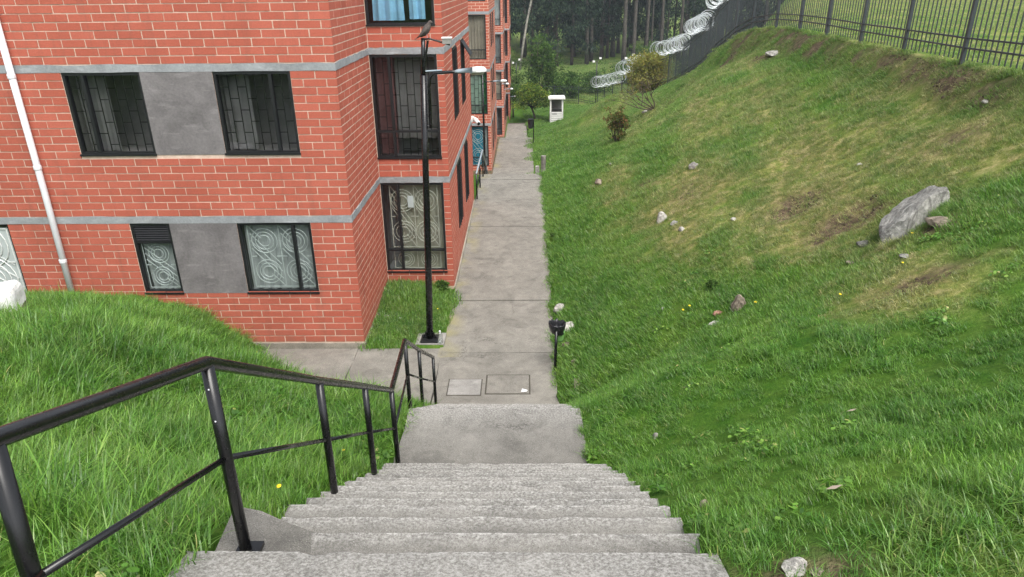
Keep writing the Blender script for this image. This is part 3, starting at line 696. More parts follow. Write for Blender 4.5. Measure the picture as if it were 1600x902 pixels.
    for i in range(7):
        s = MB(); z = 2.085+i*.041; s.add([FA.p(-6.735, z, -.015), FA.p(-6.135, z, -.015), FA.p(-6.135, z+.045, -.06), FA.p(-6.735, z+.045, -.06), FA.p(-6.735, z-.006, -.018), FA.p(-6.135, z-.006, -.018), FA.p(-6.135, z+.039, -.063), FA.p(-6.735, z+.039, -.063)], [(0, 1, 2, 3), (4, 7, 6, 5), (0, 4, 5, 1), (3, 2, 6, 7)])
        s.build('louvre_slat', M['frame'], w)
    grille_rings(FA, -6.70, -6.17, 1.17, 2.03, -.085, 1, 2, .0135).build('grille', M['grille_w'], w)
    curtain(FA, -6.72, -6.15, 1.1, 2.2, -.17, 4, .018, 21, .12).build('curtain', M['lace'], w)
    w = window(b, FA, -4.93, -3.66, 1.09, 2.395, mull=(-3.98,), label='lower window with white ringed grille over pale lace curtains')
    grille_rings(FA, -4.80, -3.72, 1.18, 2.33, -.085, 2, 2, .0135).build('grille', M['grille_w'], w)
    curtain(FA, -4.88, -3.70, 1.1, 2.38, -.17, 7, .022, 22).build('curtain', M['lace'], w)
    # white gate at the far left
    d = MB(); wbox(d, FA, -9.95, -8.93, .3, 2.36, -.07, -.04); d = d.build('door', M['door'], b)
    g = grille_rings(FA, -9.90, -8.97, .45, 2.3, -.03, 1, 3, .02, rmax=.40); g.build('grille', M['grille_w'], d)
    f = MB(); wbox(f, FA, -9.94, -8.90, 2.33, 2.398, -.08, -.02); wbox(f, FA, -8.935, -8.90, .3, 2.33, -.08, -.02); f.build('door_frame', M['frame'], d)
    # facade B windows (recess)
    w = window(b, FB, -2.94, -1.662, .44, 2.39, mull=(-2.60,), cross=(.93,), label='ground floor window in the recess with cream ornamental grille', depth=.7)
    grille_rings(FB, -2.78, -1.80, .98, 2.33, -.09, 2, 2, .0155, rmax=.235).build('grille', M['cream'], w); grille_rings(FB, -2.78, -1.80, .50, .90, -.092, 2, 1, .014, rmax=.17, diag=False).build('grille', M['cream'], w)
    curtain(FB, -2.58, -1.70, .45, 2.3, -.17, 3, .012, 31).build('curtain', M['creamcur'], w)
    pp = MB(); wbox(pp, FB, -2.42, -2.30, 1.85, 2.1, -.076, -.0745); pp.build('sticker', M['paper'], w)
    w = window(b, FB, -2.94, -1.662, 2.90, 4.88, mull=(-2.58,), cross=(3.43,), glass='glass_d', label='dark middle window in the recess behind a black staggered grille', depth=.8)
    grille_bricky(FB, -2.86, -1.70, 2.95, 4.83, -.09, w=.014, cell=.137, hz=.42, seed=6).build('grille', M['grille_k'], w)
    curtain(FB, -2.52, -1.70, 3.25, 4.85, -.25, 3, .010, 32).build('blind', M['sheer'], w); curtain(FB, -2.88, -2.55, 2.95, 4.85, -.22, 2, .012, 33).build('curtain', M['pink'], w)
    w = window(b, FB, -2.94, -1.662, 5.40, 7.37, glass='glass', back='roomdark', label='top window in the recess with light blue curtains')
    curtain(FB, -2.80, -2.28, 5.48, 7.3, -.16, 3, .03, 34, -.15).build('curtain', M['bluecur'], w); curtain(FB, -2.15, -1.85, 5.5, 7.3, -.16, 2, .03, 35).build('curtain', M['bluecur'], w)
    bx = MB(); wbox(bx, FB, -2.88, -2.5, 5.45, 6.4, -.42, -.36); bx.build('shutter', M['wood'], w)
    # narrow windows of the side wall along the path
    for (u0, u1, z0, z1) in opSB:
        w = window(b, SB, u0, u1, z0, z1, rec=.0, fw=.05, glass='glass_d', back='roomdark', sill=False)
        gr = MB()
        for k in range(4): bar(gr, SB, u0+.08+(u1-u0-.16)*k/3, z0+.04, u0+.08+(u1-u0-.16)*k/3, z1-.04, .04, .016, .016)
        gr.build('grille', M['grille_k'], w)
    vent = MB(); vent.add([SB.p(17.74, 4.83, .03), SB.p(18.38, 4.83, .03), SB.p(18.38, 4.50, .24), SB.p(17.74, 4.50, .24), SB.p(17.74, 4.81, .02), SB.p(18.38, 4.81, .02), SB.p(18.38, 4.48, .23), SB.p(17.74, 4.48, .23)], [(0, 1, 2, 3), (4, 7, 6, 5), (0, 3, 7, 4), (1, 5, 6, 2), (2, 6, 7, 3)])
    vent.build('awning_sash', M['frame'], b)
    # drain pipe
    dp = MB(); dp.smooth = True; dp.tube([(-8.02, 11.31, 7.4), (-8.03, 11.31, 3), (-8.06, 11.31, .5)], .052, 12); dp = dp.build('drainpipe', M['pvc'], b)
    for z in (.98, 1.75, 3.4, 4.85, 6.3):
        c = MB(); c.lathe((-8.03-(.02 if z < 2 else 0), 11.31, z), [(.058, -.035), (.062, -.02), (.062, .02), (.058, .035)], 14); c.build('pipe_collar', M['pvc'], dp)
    return b
near_building()
def far_building(label, yf, ye, z0, xs, nst, x_in, wins, extra_storeys=0):
    b = thing('apartment_building', (xs-3, (yf+ye)/2, z0), label, 'apartment building', 'brick apartment blocks stepping down along the path')
    FC = Fr((0, yf), (1, 0), (0, -1)); SCx = Fr((xs, 0), (0, 1), (1, 0)); h = 2.49; top = z0+h*nst+.1
    ops = []; 
    for i in range(nst): ops.append((x_in, xs-.14, z0+.45+h*i, z0+2.38+h*i))
    sops = [(yf+d, yf+d+.7, z0+.86+h*i, z0+2.36+h*i) for i in range(nst) for d in (1.6, 3.7)]
    m = MB(); grid_wall(m, FC, xs-5, xs, z0-1, top, ops); grid_wall(m, SCx, yf+.125, ye, z0-1, top, sops); m.box(xs-5, xs-.12, ye-.12, ye-.002, z0-1, top); m.box(xs-5, xs-4.9, yf+.13, ye-.13, z0-1, top)
    m.build('wall', M['bricktex'], b)
    rf = MB(); rf.box(xs-5.1, xs+.08, yf-.08, ye+.08, top+.003, top+.18); rf.build('roof', M['band'], b)
    for i in range(nst):
        for fr, u0, u1 in ((FC, xs-5, xs+.012), (SCx, yf+.012, ye)):
            q = MB(); wbox(q, fr, u0, u1, z0+2.40+h*i, z0+2.52+h*i, -.01, .012); q.build('cement_band', M['band'], b)
    for i, (u0, u1, a, c) in enumerate(ops):
        glass, items = wins[i % len(wins)]
        w = window(b, FC, u0, u1, a, c, cross=(a+.42,), glass=glass, sill=False, depth=.6)
        for (nm, f0, f1, g0, g1, mt, fo, am) in items:
            if nm == 'grille_k': grille_bricky(FC, u0+.04, u1-.04, a+.05, c-.05, -.085, .02, .17, .40).build('grille', M['grille_k'], w)
            elif nm == 'grille_w': grille_rings(FC, u0+.1, u1-.1, a+.05, c-.05, -.085, 1, 2, .02).build('grille', M['grille_w'], w)
            else: curtain(FC, u0+(u1-u0)*f0, u0+(u1-u0)*f1, a+(c-a)*g0, a+(c-a)*g1, -.16, fo, am, i+40).build('curtain', M[mt], w)
    for (u0, u1, a, c) in sops: window(b, SCx, u0, u1, a, c, rec=.0, glass='glass_d', back='roomdark', sill=False)
    return b
far_building('second brick apartment block along the path with turquoise and beige curtains', 34, 41.2, -2.62, -1.60, 4, -2.75,
    [('glass', [('c', .02, .78, .02, .98, 'turq', 5, .03), ('c', .78, .98, .02, .98, 'lace', 1, .01), ('grille_w', 0, 0, 0, 0, '', 0, 0)]),
     ('glass', [('c', .0, .70, 0, 1, 'palegreen', 3, .01), ('c', .72, 1, 0, 1, 'green', 2, .02), ('grille_k', 0, 0, 0, 0, '', 0, 0)]),
     ('glass', [('c', .0, 1, 0, 1, 'beige', 7, .03)]),
     ('glass', [('c', .1, 1, .0, .9, 'lace', 2, .03), ('c', 0, .15, 0, .6, 'turq', 1, .02)])])
far_building('third brick apartment block along the path beyond the second stairs', 51.5, 57.2, -4.62, -1.47, 4, -2.5,
    [('glass_d', [('c', .2, .6, .2, .9, 'lace', 1, .02)]), ('glass', [('c', .0, .9, 0, 1, 'beige', 3, .02)]), ('glass', [('c', .2, 1, 0, 1, 'sheer', 3, .02)]), ('glass', [('c', .0, 1, 0, 1, 'lace', 3, .02)])])
far_building('farthest brick apartment block at the end of the path', 60.0, 66, -4.9, -1.20, 4, -2.0, [('glass_d', [])])
# ------------------------------------------------------------------ handrails
def gz(x, y): return float(ground(np.array([x]), np.array([y]))[0])
def handrail():
    t = thing('handrail', (-1.2, 2.24, 3.98), 'black steel tube handrail down the left side of the near stairs', 'handrail')
    P = [(-1.16, .35, 4.55, 5.46), (-1.27, 1.37, 4.20, 5.16), (-1.17, 2.24, 3.985, 4.875), (-1.235, 3.62, 3.10, 3.965), (-1.245, 4.68, 2.42, 3.275), (-1.25, 5.62, 1.73, 2.655), (-1.32, 6.83, 1.58, 2.54), (-1.37, 7.97, .93, 1.80), (-1.38, 9.22, .0, .995)]
    for i, (x, y, a, b) in enumerate(P):
        m = MB(); m.smooth = True; m.tube([(x-(.065 if i == 1 else 0), y, a-.06), (x, y, b-.012)], .0245 if i < 6 else .023, 14); p = m.build('post', M['black'], t)
        if i == 2:
            q = MB(); q.box(x-.035, x+.065, y-.04, y+.04, a-.012, a+.006); q.build('base_plate', M['black'], p)
        for dz in ((.10, .24) if i == 2 else ()):
            q = MB(); q.lathe((x+.0, y-.0245, b-dz), [(.002, -.003), (.0035, 0), (.002, .003)], 8); q.build('rivet', M['pvc'], p)
    top = MB(); top.smooth = True; top.tube([(x, y, b) for x, y, a, b in P], .0255, 14); top.build('top_rail', M['black'], t)
    for i in range(len(P)-1):
        x, y, a, b = P[i]; X, Y, A, B = P[i+1]
        m = MB(); m.smooth = True; m.tube([(x, y, b-.425), (X, Y, B-.425)], .0125, 10); m.build('mid_rail', M['black'], t)
    t = thing('handrail', (-1.45, 20.9, 0), 'small black handrail with reflected light painted pale on its top rail at the second stairs by the wall', 'handrail')
    Q = [(-1.46, 20.9, 0, .80), (-1.44, 22.2, 0, .86), (-1.42, 23.6, 0, .9), (-1.42, 25.6, -1.0, -.1), (-1.42, 27.9, -2.4, -1.5)]
    for x, y, a, b in Q:
        m = MB(); m.smooth = True; m.tube([(x, y, a), (x, y, b)], .024, 10); m.build('post', M['black'], t)
    m = MB(); m.smooth = True; m.tube([(x, y, b) for x, y, a, b in Q], .026, 10); m.build('top_rail', M['lampgrey'], t)  # grey colour stands in for the white reflection along the top rail
    m = MB(); m.smooth = True; m.tube([(x, y, b-.4) for x, y, a, b in Q], .014, 8); m.build('mid_rail', M['black'], t)
handrail()
# ------------------------------------------------------------------ street lamps
def lamp_head(p, d, L, par, names=('lamp_head', 'lens')):
    p = Vector(p); d = Vector(d).normalized(); up = Vector((0, 0, 1)); s = d.cross(up).normalized()
    m = MB(); m.smooth = True; n = 10; vs = []; prof = [(0, .03, .03), (.12, .045, .045), (.58, .075, .065), (.56, .09, .066), (.72, .115, .075), (.93, .105, .060), (1.0, .06, .03)]
    def ringp(f, w, h, z0=0): return [p+d*(f*L)+s*(w*math.cos(a))+up*(max(-.25, math.sin(a))*h) for a in [2*math.pi*i/n for i in range(n)]]
    def loft(pr, nm, mt):
        q = MB(); q.smooth = True
        for f, w, h in pr: q.v += [tuple(v) for v in ringp(f, w, h)]
        k = len(pr)
        q.f = [(i*n+j, i*n+(j+1) % n, (i+1)*n+(j+1) % n, (i+1)*n+j) for i in range(k-1) for j in range(n)]+[tuple(range(n-1, -1, -1)), tuple(range((k-1)*n, k*n))]
        return q.build(nm, mt, par)
    h = loft(prof[:4], 'lamp_adapter', M['lampgrey']); c = loft(prof[3:], names[0], M['white'])
    q = MB(); q.smooth = True; q.v = [tuple(v) for v in ringp(.50, .08, .01)] + [tuple(v-up*.07) for v in ringp(.55, .05, .01)]
    q.v += [tuple(p+d*(f*L)+s*w-up*z) for f, w, z in ((.48, -.08, .022), (.48, .08, .022), (.95, .08, .022), (.95, -.08, .022), (.55, -.05, .055), (.55, .05, .055), (.88, .05, .055), (.88, -.05, .055))]
    q.v = q.v[2*n:]; q.f = [(0, 1, 5, 4), (1, 2, 6, 5), (2, 3, 7, 6), (3, 0, 4, 7), (4, 5, 6, 7)]
    q.build(names[1], M['lens'], par)
def street_lamps():
    t = thing('street_lamp', (-1.77, 11.58, .05), 'tall black street lamp post with grey and white lamp head in front of the recess', 'street lamp', 'street lamps along the path')
    b = MB(); b.box(-2.02, -1.49, 11.40, 11.86, -.1, .045); b.build('concrete_footing', M['lid'], t)
    m = MB(); m.box(-1.93, -1.61, 11.44, 11.74, .045, .075); m.box(-1.925, -1.615, 11.445, 11.735, .0751, .19) if False else None; m.build('base_plate', M['frame'], t)
    for s in (-1, 1):
        g = MB(); x = -1.77
        g.add([(x+s*.05, 11.585, .075), (x+s*.13, 11.585, .075), (x+s*.05, 11.585, .26), (x+s*.05, 11.595, .075), (x+s*.13, 11.595, .075), (x+s*.05, 11.595, .26)], [(0, 1, 2), (5, 4, 3), (0, 3, 4, 1), (1, 4, 5, 2), (2, 5, 3, 0)]); g.build('gusset', M['black'], t)
    m = MB(); m.smooth = True; m.tube([(-1.77, 11.59, .075), (-1.70, 11.59, 1.9), (-1.66, 11.59, 3.2), (-1.602, 11.59, 4.78)], [.062, .06, .054, .052], 14); m.build('pole', M['black'], t)
    m = MB(); m.smooth = True; m.tube([(-1.602, 11.59, 4.76), (-1.59, 11.59, 5.06), (-1.575, 11.59, 5.34)], [.04, .033, .033], 10); m.build('pole_top', M['black'], t)
    m = MB(); m.smooth = True; m.tube([(-1.53, 11.58, 3.95), (-1.52, 11.58, 4.6), (-1.50, 11.58, 4.75), (-1.44, 11.58, 4.81), (-1.15, 11.58, 4.83), (-.98, 11.58, 4.825)], .026, 10); m.tube([(-1.60, 11.58, 4.0), (-1.53, 11.58, 3.95)], .02, 8); m.build('arm', M['black'], t)
    m = MB(); m.tube([(-1.60, 11.585, 4.84), (-1.3, 11.585, 4.855)], .013, 8); m.build('stay', M['lampgrey'], t)
    m = MB(); m.tube([(-1.58, 11.57, 4.9), (-1.50, 11.57, 5.30)], .018, 8); m.build('strut', M['black'], t)
    m = MB(); m.tube([(-1.57, 11.59, 5.32), (-1.48, 11.59, 5.33), (-1.16, 11.6, 5.235)], .014, 8); a = m.build('cross_arm', M['black'], t)
    m = MB(); m.box(-1.27, -1.13, 11.5, 11.62, 5.255, 5.335); f = m.build('floodlight', M['lid'], t); q = MB(); q.box(-1.28, -1.12, 11.49, 11.63, 5.336, 5.352); q.build('floodlight_lid', M['white'], f)
    lamp_head((-1.10, 11.58, 4.825), (1, 0.05, .03), .50, t)
    def lamp(base, h, ax, label, L=.5, hz=0.0, r=.05):
        x, y, z = base; u = thing('street_lamp', base, label, 'street lamp', 'street lamps along the path')
        q = MB(); q.smooth = True; q.tube([(x, y, z), (x, y, z+h*.6), (x, y, z+h)], [r*1.1, r, r*.8], 10); q.build('pole', M['black'], u)
        q = MB(); q.smooth = True; q.tube([(x, y-.03, z+h-.5), (x+.05, y-.03, z+h-.38+hz), (x+ax-L*.7, y-.03, z+h-.36+hz)], .02, 8); q.build('arm', M['black'], u)
        q = MB(); q.lathe((x, y, z), [(.14, 0), (.14, .05), (.07, .25)], 10); q.build('pole_foot', M['black'], u)
        lamp_head((x+ax-L*.75, y-.03, z+h-.36+hz), (1, 0, .02), L, u)
    lamp((-1.86, 32.5, -2.45), 4.85, .93, 'black street lamp standing before the green curtained window of the second block', .62, -.02)
    lamp((-2.05, 45.6, -4.35), 4.9, .98, 'street lamp half hidden behind the second block with only its head showing', .45)
    def wall_lamp(p, L, label):
        u = thing('wall_lamp', p, label, 'wall lamp', 'small lamp heads on the far brick corners'); x, y, z = p
        q = MB(); q.tube([(x, y, z), (x+L*.5, y, z+.02)], .016, 8); q.build('arm', M['lampgrey'], u); lamp_head((x+L*.35, y, z+.02), (1, 0, .02), L*.7, u)
    wall_lamp((-1.45, 51.47, -.95), .62, 'small white lamp head on the corner of the third brick block')
    wall_lamp((-1.28, 59.9, -2.72), .62, 'small pale lamp on the farthest brick corner, lowest of the row')
    def flood(x, y, z, h, label, two=True):
        u = thing('floodlight_pole', (x, y, z), label, 'floodlight', 'slim floodlight poles by the far fence')
        q = MB(); q.smooth = True; q.tube([(x, y, z), (x, y, z+h)], .045, 8); q.build('pole', M['black'], u)
        for s in ((-1, 1) if two else (1,)):
            q = MB(); q.cbox((x, y, z+h-.05), (x+s*.32, y, z+h+.04+.16*s), .03, .03); q.build('bracket', M['fence'], u)
            q = MB(); q.box(x+s*.30-.10, x+s*.30+.10, y-.08, y+.08, z+h+.02+.14*s, z+h+.17+.14*s); q.build('floodlight', M['white'], u)
    flood(9.05, 63.5, gz(9.05, 63.5)-.1, 4.0, 'slim black pole with two white floodlights beside the yellow bush')
    flood(6.62, 67, gz(6.62, 67)-.1, 4.1, 'slim black pole with two white floodlights at the end of the razor wire')
    flood(-.75, 69, gz(-.75, 69)-.1, 3.5, 'slim pole with pale floodlights at the edge of the brick block')
street_lamps()
def cctv():
    u = thing('security_camera', (-1.53, 20.5, 2.55), 'white security camera fixed on the wall corner under the cement band', 'security camera')
    m = MB(); m.box(-1.525, -1.47, 20.40, 20.56, 2.42, 2.58); m.build('mount', M['white'], u)
    m = MB(); m.smooth = True; m.tube([(-1.47, 20.5, 2.53), (-1.39, 20.35, 2.50), (-1.30, 20.15, 2.44)], [.05, .065, .06], 10); b = m.build('camera_body', M['white'], u)
    m = MB(); m.tube([(-1.30, 20.15, 2.44), (-1.29, 20.12, 2.432)], .045, 10); m.build('lens', M['black'], b)
cctv()
def bird():
    u = thing('dove', (-1.50, 11.58, 5.35), 'grey brown dove perched on top of the nearest lamp post', 'bird')
    m = MB(); m.smooth = True
    m.tube([(-1.61, 11.57, 5.36), (-1.585, 11.57, 5.385), (-1.555, 11.57, 5.41), (-1.525, 11.57, 5.45), (-1.497, 11.57, 5.49), (-1.477, 11.57, 5.525), (-1.466, 11.57, 5.55), (-1.458, 11.57, 5.566), (-1.44, 11.57, 5.572), (-1.425, 11.57, 5.567), (-1.418, 11.57, 5.565)],
           [.014, .03, .048, .058, .055, .042, .028, .027, .028, .016, .006], 12)
    m.build('body', M['bird'], u)
    q = MB(); q.tube([(-1.42, 11.57, 5.566), (-1.40, 11.57, 5.558)], [.007, .002], 6); q.build('beak', M['frame'], u)
    q = MB(); q.cbox((-1.60, 11.57, 5.375), (-1.70, 11.57, 5.32), .045, .012); q.build('tail', M['bird'], u)
    for s in (-1, 1):
        q = MB(); q.smooth = True; q.tube([(-1.49, 11.57+s*.05, 5.50), (-1.53, 11.57+s*.058, 5.455), (-1.60, 11.57+s*.045, 5.385), (-1.66, 11.57+s*.02, 5.345)], [.012, .03, .022, .005], 8); q.build('wing', M['bird'], u)
        q = MB(); q.tube([(-1.51, 11.57+s*.02, 5.41), (-1.505, 11.57+s*.02, 5.345)], .005, 5); q.build('leg', M['trash'], u)
bird()
def bins():
    u = thing('litter_bin', (.51, 10.55, .05), 'green post-mounted litter bin lined with a black bag beside the path', 'litter bin', 'post litter bins beside the path')
    m = MB(); m.smooth = True; m.tube([(.51, 10.53, -.1), (.525, 10.56, .74)], .026, 10); m.build('post', M['black'], u)
    m = MB(); m.smooth = True; m.lathe((.585, 10.69, .46), [(.060, .03), (.072, .06), (.094, .20), (.096, .22)], 18); m.build('basket', M['binGreen'], u)
    m = MB(); m.smooth = True; n = 28; vs = []; r = random.Random(3)
    prof = [(.088, .645), (.112, .69), (.138, .765), (.146, .83), (.138, .85), (.118, .835), (.108, .77), (.085, .715), (.0, .705)]
    ph = [r.uniform(-.014, .014) for _ in range(n)]
    for q, z in prof:
        for j in range(n): a = 2*math.pi*j/n; k = q+(ph[j]+.008*math.sin(5*a)) * (1 if q > .05 else 0); vs.append((.545+k*math.cos(a)+(.03 if z < .66 else .0), 10.66+k*math.sin(a), z+ph[j]*(1.3 if z > .7 else .5)))
    m.add(vs, [(i*n+j, i*n+(j+1) % n, (i+1)*n+(j+1) % n, (i+1)*n+j) for i in range(len(prof)-1) for j in range(n)]); m.build('bin_bag', M['bag'], u)
    m = rock_mesh(.045, 3, (1, 1, .7)); o = link('litter', m); m.materials.append(M['trash']); o.location = (.56, 10.64, .745); tag(o, 'pinkish crumpled wrapper lying in the black bin bag', 'litter')
    x, y = .52, 40.2; z = gz(x, y); u = thing('litter_bin', (x, y, z), 'dark litter bin on a thin post far down the path', 'litter bin', 'post litter bins beside the path')
    m = MB(); m.tube([(x, y, z-.1), (x, y, z+1.3)], .03, 8); m.build('post', M['black'], u)
    m = MB(); m.lathe((x-.17, y, z+.85), [(.12, 0), (.15, .1), (.17, .5), (.175, .52)], 12); m.build('basket', M['frame'], u)
def rock_mesh(size, seed, sc=(1, 1, .6), sub=3, amp=.35, facet=.0):
    import bmesh
    bm = bmesh.new(); bmesh.ops.create_icosphere(bm, subdivisions=sub, radius=1)
    r = random.Random(seed); pl = [(Vector((r.gauss(0, 1), r.gauss(0, 1), r.gauss(0, 1))).normalized(), r.uniform(.55, .85)) for _ in range(9)]
    o = Vector((r.uniform(0, 99), r.uniform(0, 99), r.uniform(0, 99)))
    from mathutils import noise
    for v in bm.verts:
        p = v.co.copy()
        for nrm, d in pl:
            e = p.dot(nrm)-d
            if e > 0: p -= nrm*e*.92
        p *= 1+amp*.5*noise.fractal(p*1.6+o, 1, 2, 4)
        v.co = Vector((p.x*sc[0], p.y*sc[1], p.z*sc[2]))*size
    me = bpy.data.meshes.new('stone'); bm.to_mesh(me); bm.free(); return me
bins()
def rocks():
    L = [ # name,x,y,size,scale,mat,label
        ('stone', 2.96, 14.6, .17, (.75, .7, 1.05), 'rockw', 'pale upright stone on the dry slope, largest of a row of three', 0),
        ('stone', 3.09, 13.96, .12, (1.1, .7, .6), 'rock', 'middle stone of the short row on the dry slope, flat and grey', .3),
        ('stone', 3.13, 13.4, .075, (1, .8, .8), 'rockw', 'smallest round white stone at the low end of the row of three', 0),
        ('stone', 4.06, 16.7, .18, (1.0, .7, .75), 'rockw', 'angular pale stone alone high on the dry slope', .5),
        ('stone', 2.09, 19.4, .20, (1.1, .6, .5), 'rockb', 'brownish tilted stone in the grass left of the dry slope', .6),
        ('stone', 4.77, 9.38, .13, (1.15, .7, .55), 'rock', 'bluish grey flat stone just left of the big boulder', 0),
        ('stone', 4.57, 7.98, .075, (1.3, .8, .5), 'rock', 'small grey flat stone below the big boulder', 0),
        ('stone', 5.22, 8.45, .19, (1.2, .7, .45), 'rockb', 'pinkish flat stone in bare soil right of the big boulder', .7),
        ('stone', 3.13, 9.45, .15, (.75, .7, 1.15), 'rockb', 'brown upright stone low on the green slope', 0),
        ('stone', 2.88, 9.52, .075, (1.1, .8, .6), 'rockr', 'small reddish stone beside the brown upright stone', 0),
        ('stone', 2.80, 9.2, .12, (1.5, .6, .35), 'rockw', 'thin flat pale stone below the small reddish stone', 0),
        ('stone', 1.02, 2.03, .055, (1.15, .8, .7), 'rockw', 'whitish stone in the grass by the top step', .2),
        ('stone', 1.085, 2.0, .026, (1.2, .8, .6), 'rockb', 'small brown stone touching the whitish stone by the top step', .2),
        ('stone', .99, 3.1, .035, (.9, .8, 1), 'rockb', 'small brown stone in long grass beside the steps', .2),
        ('stone', 1.26, 5.7, .05, (.6, .6, 1.2), 'rockw', 'pale sliver of stone in the grass near the landing', .2),
        ('stone', .70, 12.7, .15, (.95, .8, .85), 'rockw', 'large white stone standing behind the litter bin', .2),
        ('stone', .84, 11.75, .15, (1.1, .8, .7), 'rockw', 'pale stone just behind the black bin bag', .4),
        ('stone', .75, 11.2, .09, (1, .8, .7), 'rockb', 'brown stone in the grass right of the litter bin post', .1),
        ('stone', .83, 10.45, .07, (.9, .7, .9), 'rockb', 'small tan stone in the grass at the foot of the litter bin', .3),
        ('stone', .84, 9.75, .13, (1.5, .6, .35), 'rockb', 'long flat brown stone in grass near the path edge', .5),
        ('stone', 1.18, 11.95, .06, (1.2, .8, .6), 'rockw', 'tiny white stone alone in the lush grass right of the bin', .1),
        ('stone', -2.75, 12.45, .07, (1.2, .8, .6), 'rockw', 'white stone in the recess grass by the brick wall', .1),
        ('stone', -2.45, 12.4, .045, (1.2, .8, .6), 'rockw', 'smaller white stone in the recess grass, farther from the wall', .1),
        ('stone', 2.3, 10.6, .05, (1.3, .8, .5), 'rockw', 'tiny flat stone low on the slope above the dandelions', .3),
        ('stone', 7.9, 23.6, .3, (1.5, .8, .35), 'rockw', 'pale broken slab of rubble on the bank below the fence', .4),
        ('stone', 7.55, 11.9, .08, (1.3, .8, .5), 'rockw', 'small pale stone at the foot of the nearest fence posts', .2),
        ('stone', 3.9, 12.6, .07, (1.2, .8, .5), 'rockw', 'small pale stone below the left bare patch of the slope', .4),
        ('stone', 5.9, 12.3, .06, (1.1, .8, .6), 'rockw', 'tiny pale stone in the dry grass above the bare patches', .1),
        ('stone', 4.4, 8.9, .06, (1.3, .8, .5), 'rockb', 'tiny brown stone left of the bluish flat stone', .7),
        ('stone', 2.6, 20.6, .09, (1.3, .8, .5), 'rock', 'small grey stone on the slope above the brownish tilted stone', .2),
        ('stone', 6.0, 35.5, .25, (1.3, .8, .5), 'rockw', 'pale stone lying under the bare twiggy shrub', .2)]
    for i, (n, x, y, s, sc, mt, lb, rz) in enumerate(L):
        me = rock_mesh(s, 100+i, sc); me.materials.append(M[mt]); o = link(n, me); o.location = (x, y, gz(x, y)+s*sc[2]*.16); o.rotation_euler = (0, 0, rz*3); tag(o, lb, 'stone', 'loose stones in the grass')
    # the big leaning boulder
    import bmesh
    from mathutils import noise
    me = rock_mesh(1.0, 77, (.40, .37, .55), 4, .38); me.materials.append(M['boulder']); o = link('boulder', me); o.location = (5.22, 9.08, gz(5.2, 9.05)+.05); o.rotation_euler = (R(-30), R(40), R(-14)); tag(o, 'large grey leaning boulder half buried in the dry slope', 'boulder')
    # white topped block at far left
    bm = bmesh.new(); bmesh.ops.create_cube(bm, size=1)
    for v in bm.verts: v.co = Vector((v.co.x*.72*(.92 if v.co.z > 0 else 1), v.co.y*.5, v.co.z*.62))
    bmesh.ops.bevel(bm, geom=bm.edges[:], offset=.11, segments=4, affect='EDGES', profile=.6); bmesh.ops.subdivide_edges(bm, edges=[e for e in bm.edges if e.calc_length() > .2], cuts=4, use_grid_fill=True)
    for v in bm.verts: v.co += v.co.normalized()*(.022*noise.fractal(v.co*4, 1, 2, 3))
    m = bpy.data.meshes.new('painted_block'); bm.to_mesh(m); bm.free(); m.materials.append(M['white']); m.materials.append(M['rockb'])
    for p in m.polygons: p.material_index = 0 if p.center.z > .04+.03*math.sin(p.center.x*19) else 1
    o = link('painted_block', m); o.location = (-6.38, 7.5, gz(-6.4, 7.5)+.06); o.rotation_euler = (0, 0, .35); tag(o, 'white painted concrete block in the long grass at the left edge', 'concrete block')
    for x, y, h, r, lb, mt in ((.49, 26.0, .98, .075, 'white topped weathered post beside the second stairs', 'rockw'), (.68, 25.0, .95, .09, 'grey weathered wooden post beside the second stairs', 'post')):
        z = gz(x, y); m = MB(); m.smooth = False
        rr = random.Random(int(x*100)); pts = [(x+rr.uniform(-.012, .012), y, z-.3+(h+.3)*k/6) for k in range(7)]
        m.tube(pts, [r*rr.uniform(.85, 1.1) for _ in range(7)], 9); q = m.build('stub_post', M[mt]); tag(q, lb, 'post')
    for x, y, lb in ((2.53, 4.66, 'dry tan leaf lying on the near grass slope'), (1.5, 2.77, 'dry tan leaf in the grass nearest the steps')):
        z = gz(x, y)+.05; m = MB(); m.add([(x-.04, y, z), (x, y-.012, z+.012), (x+.045, y+.01, z+.02), (x, y+.022, z+.004)], [(0, 1, 2, 3)]); tag(m.build('dry_leaf', M['beige']), lb, 'leaf')
    u = thing('plastic_bottle', (-1.56, 11.48, .05), 'clear crumpled plastic bottle at the foot of the lamp post', 'bottle')
    m = MB(); m.smooth = True; m.lathe((-1.56, 11.46, .05), [(.045, 0), (.05, .03), (.046, .09), (.05, .15), (.03, .2), (.016, .22)], 12); m.build('bottle_body', M['bottle'], u); m = MB(); m.lathe((-1.56, 11.46, .27), [(.018, 0), (.018, .02)], 8); m.build('cap', M['pvc'], u)
rocks()
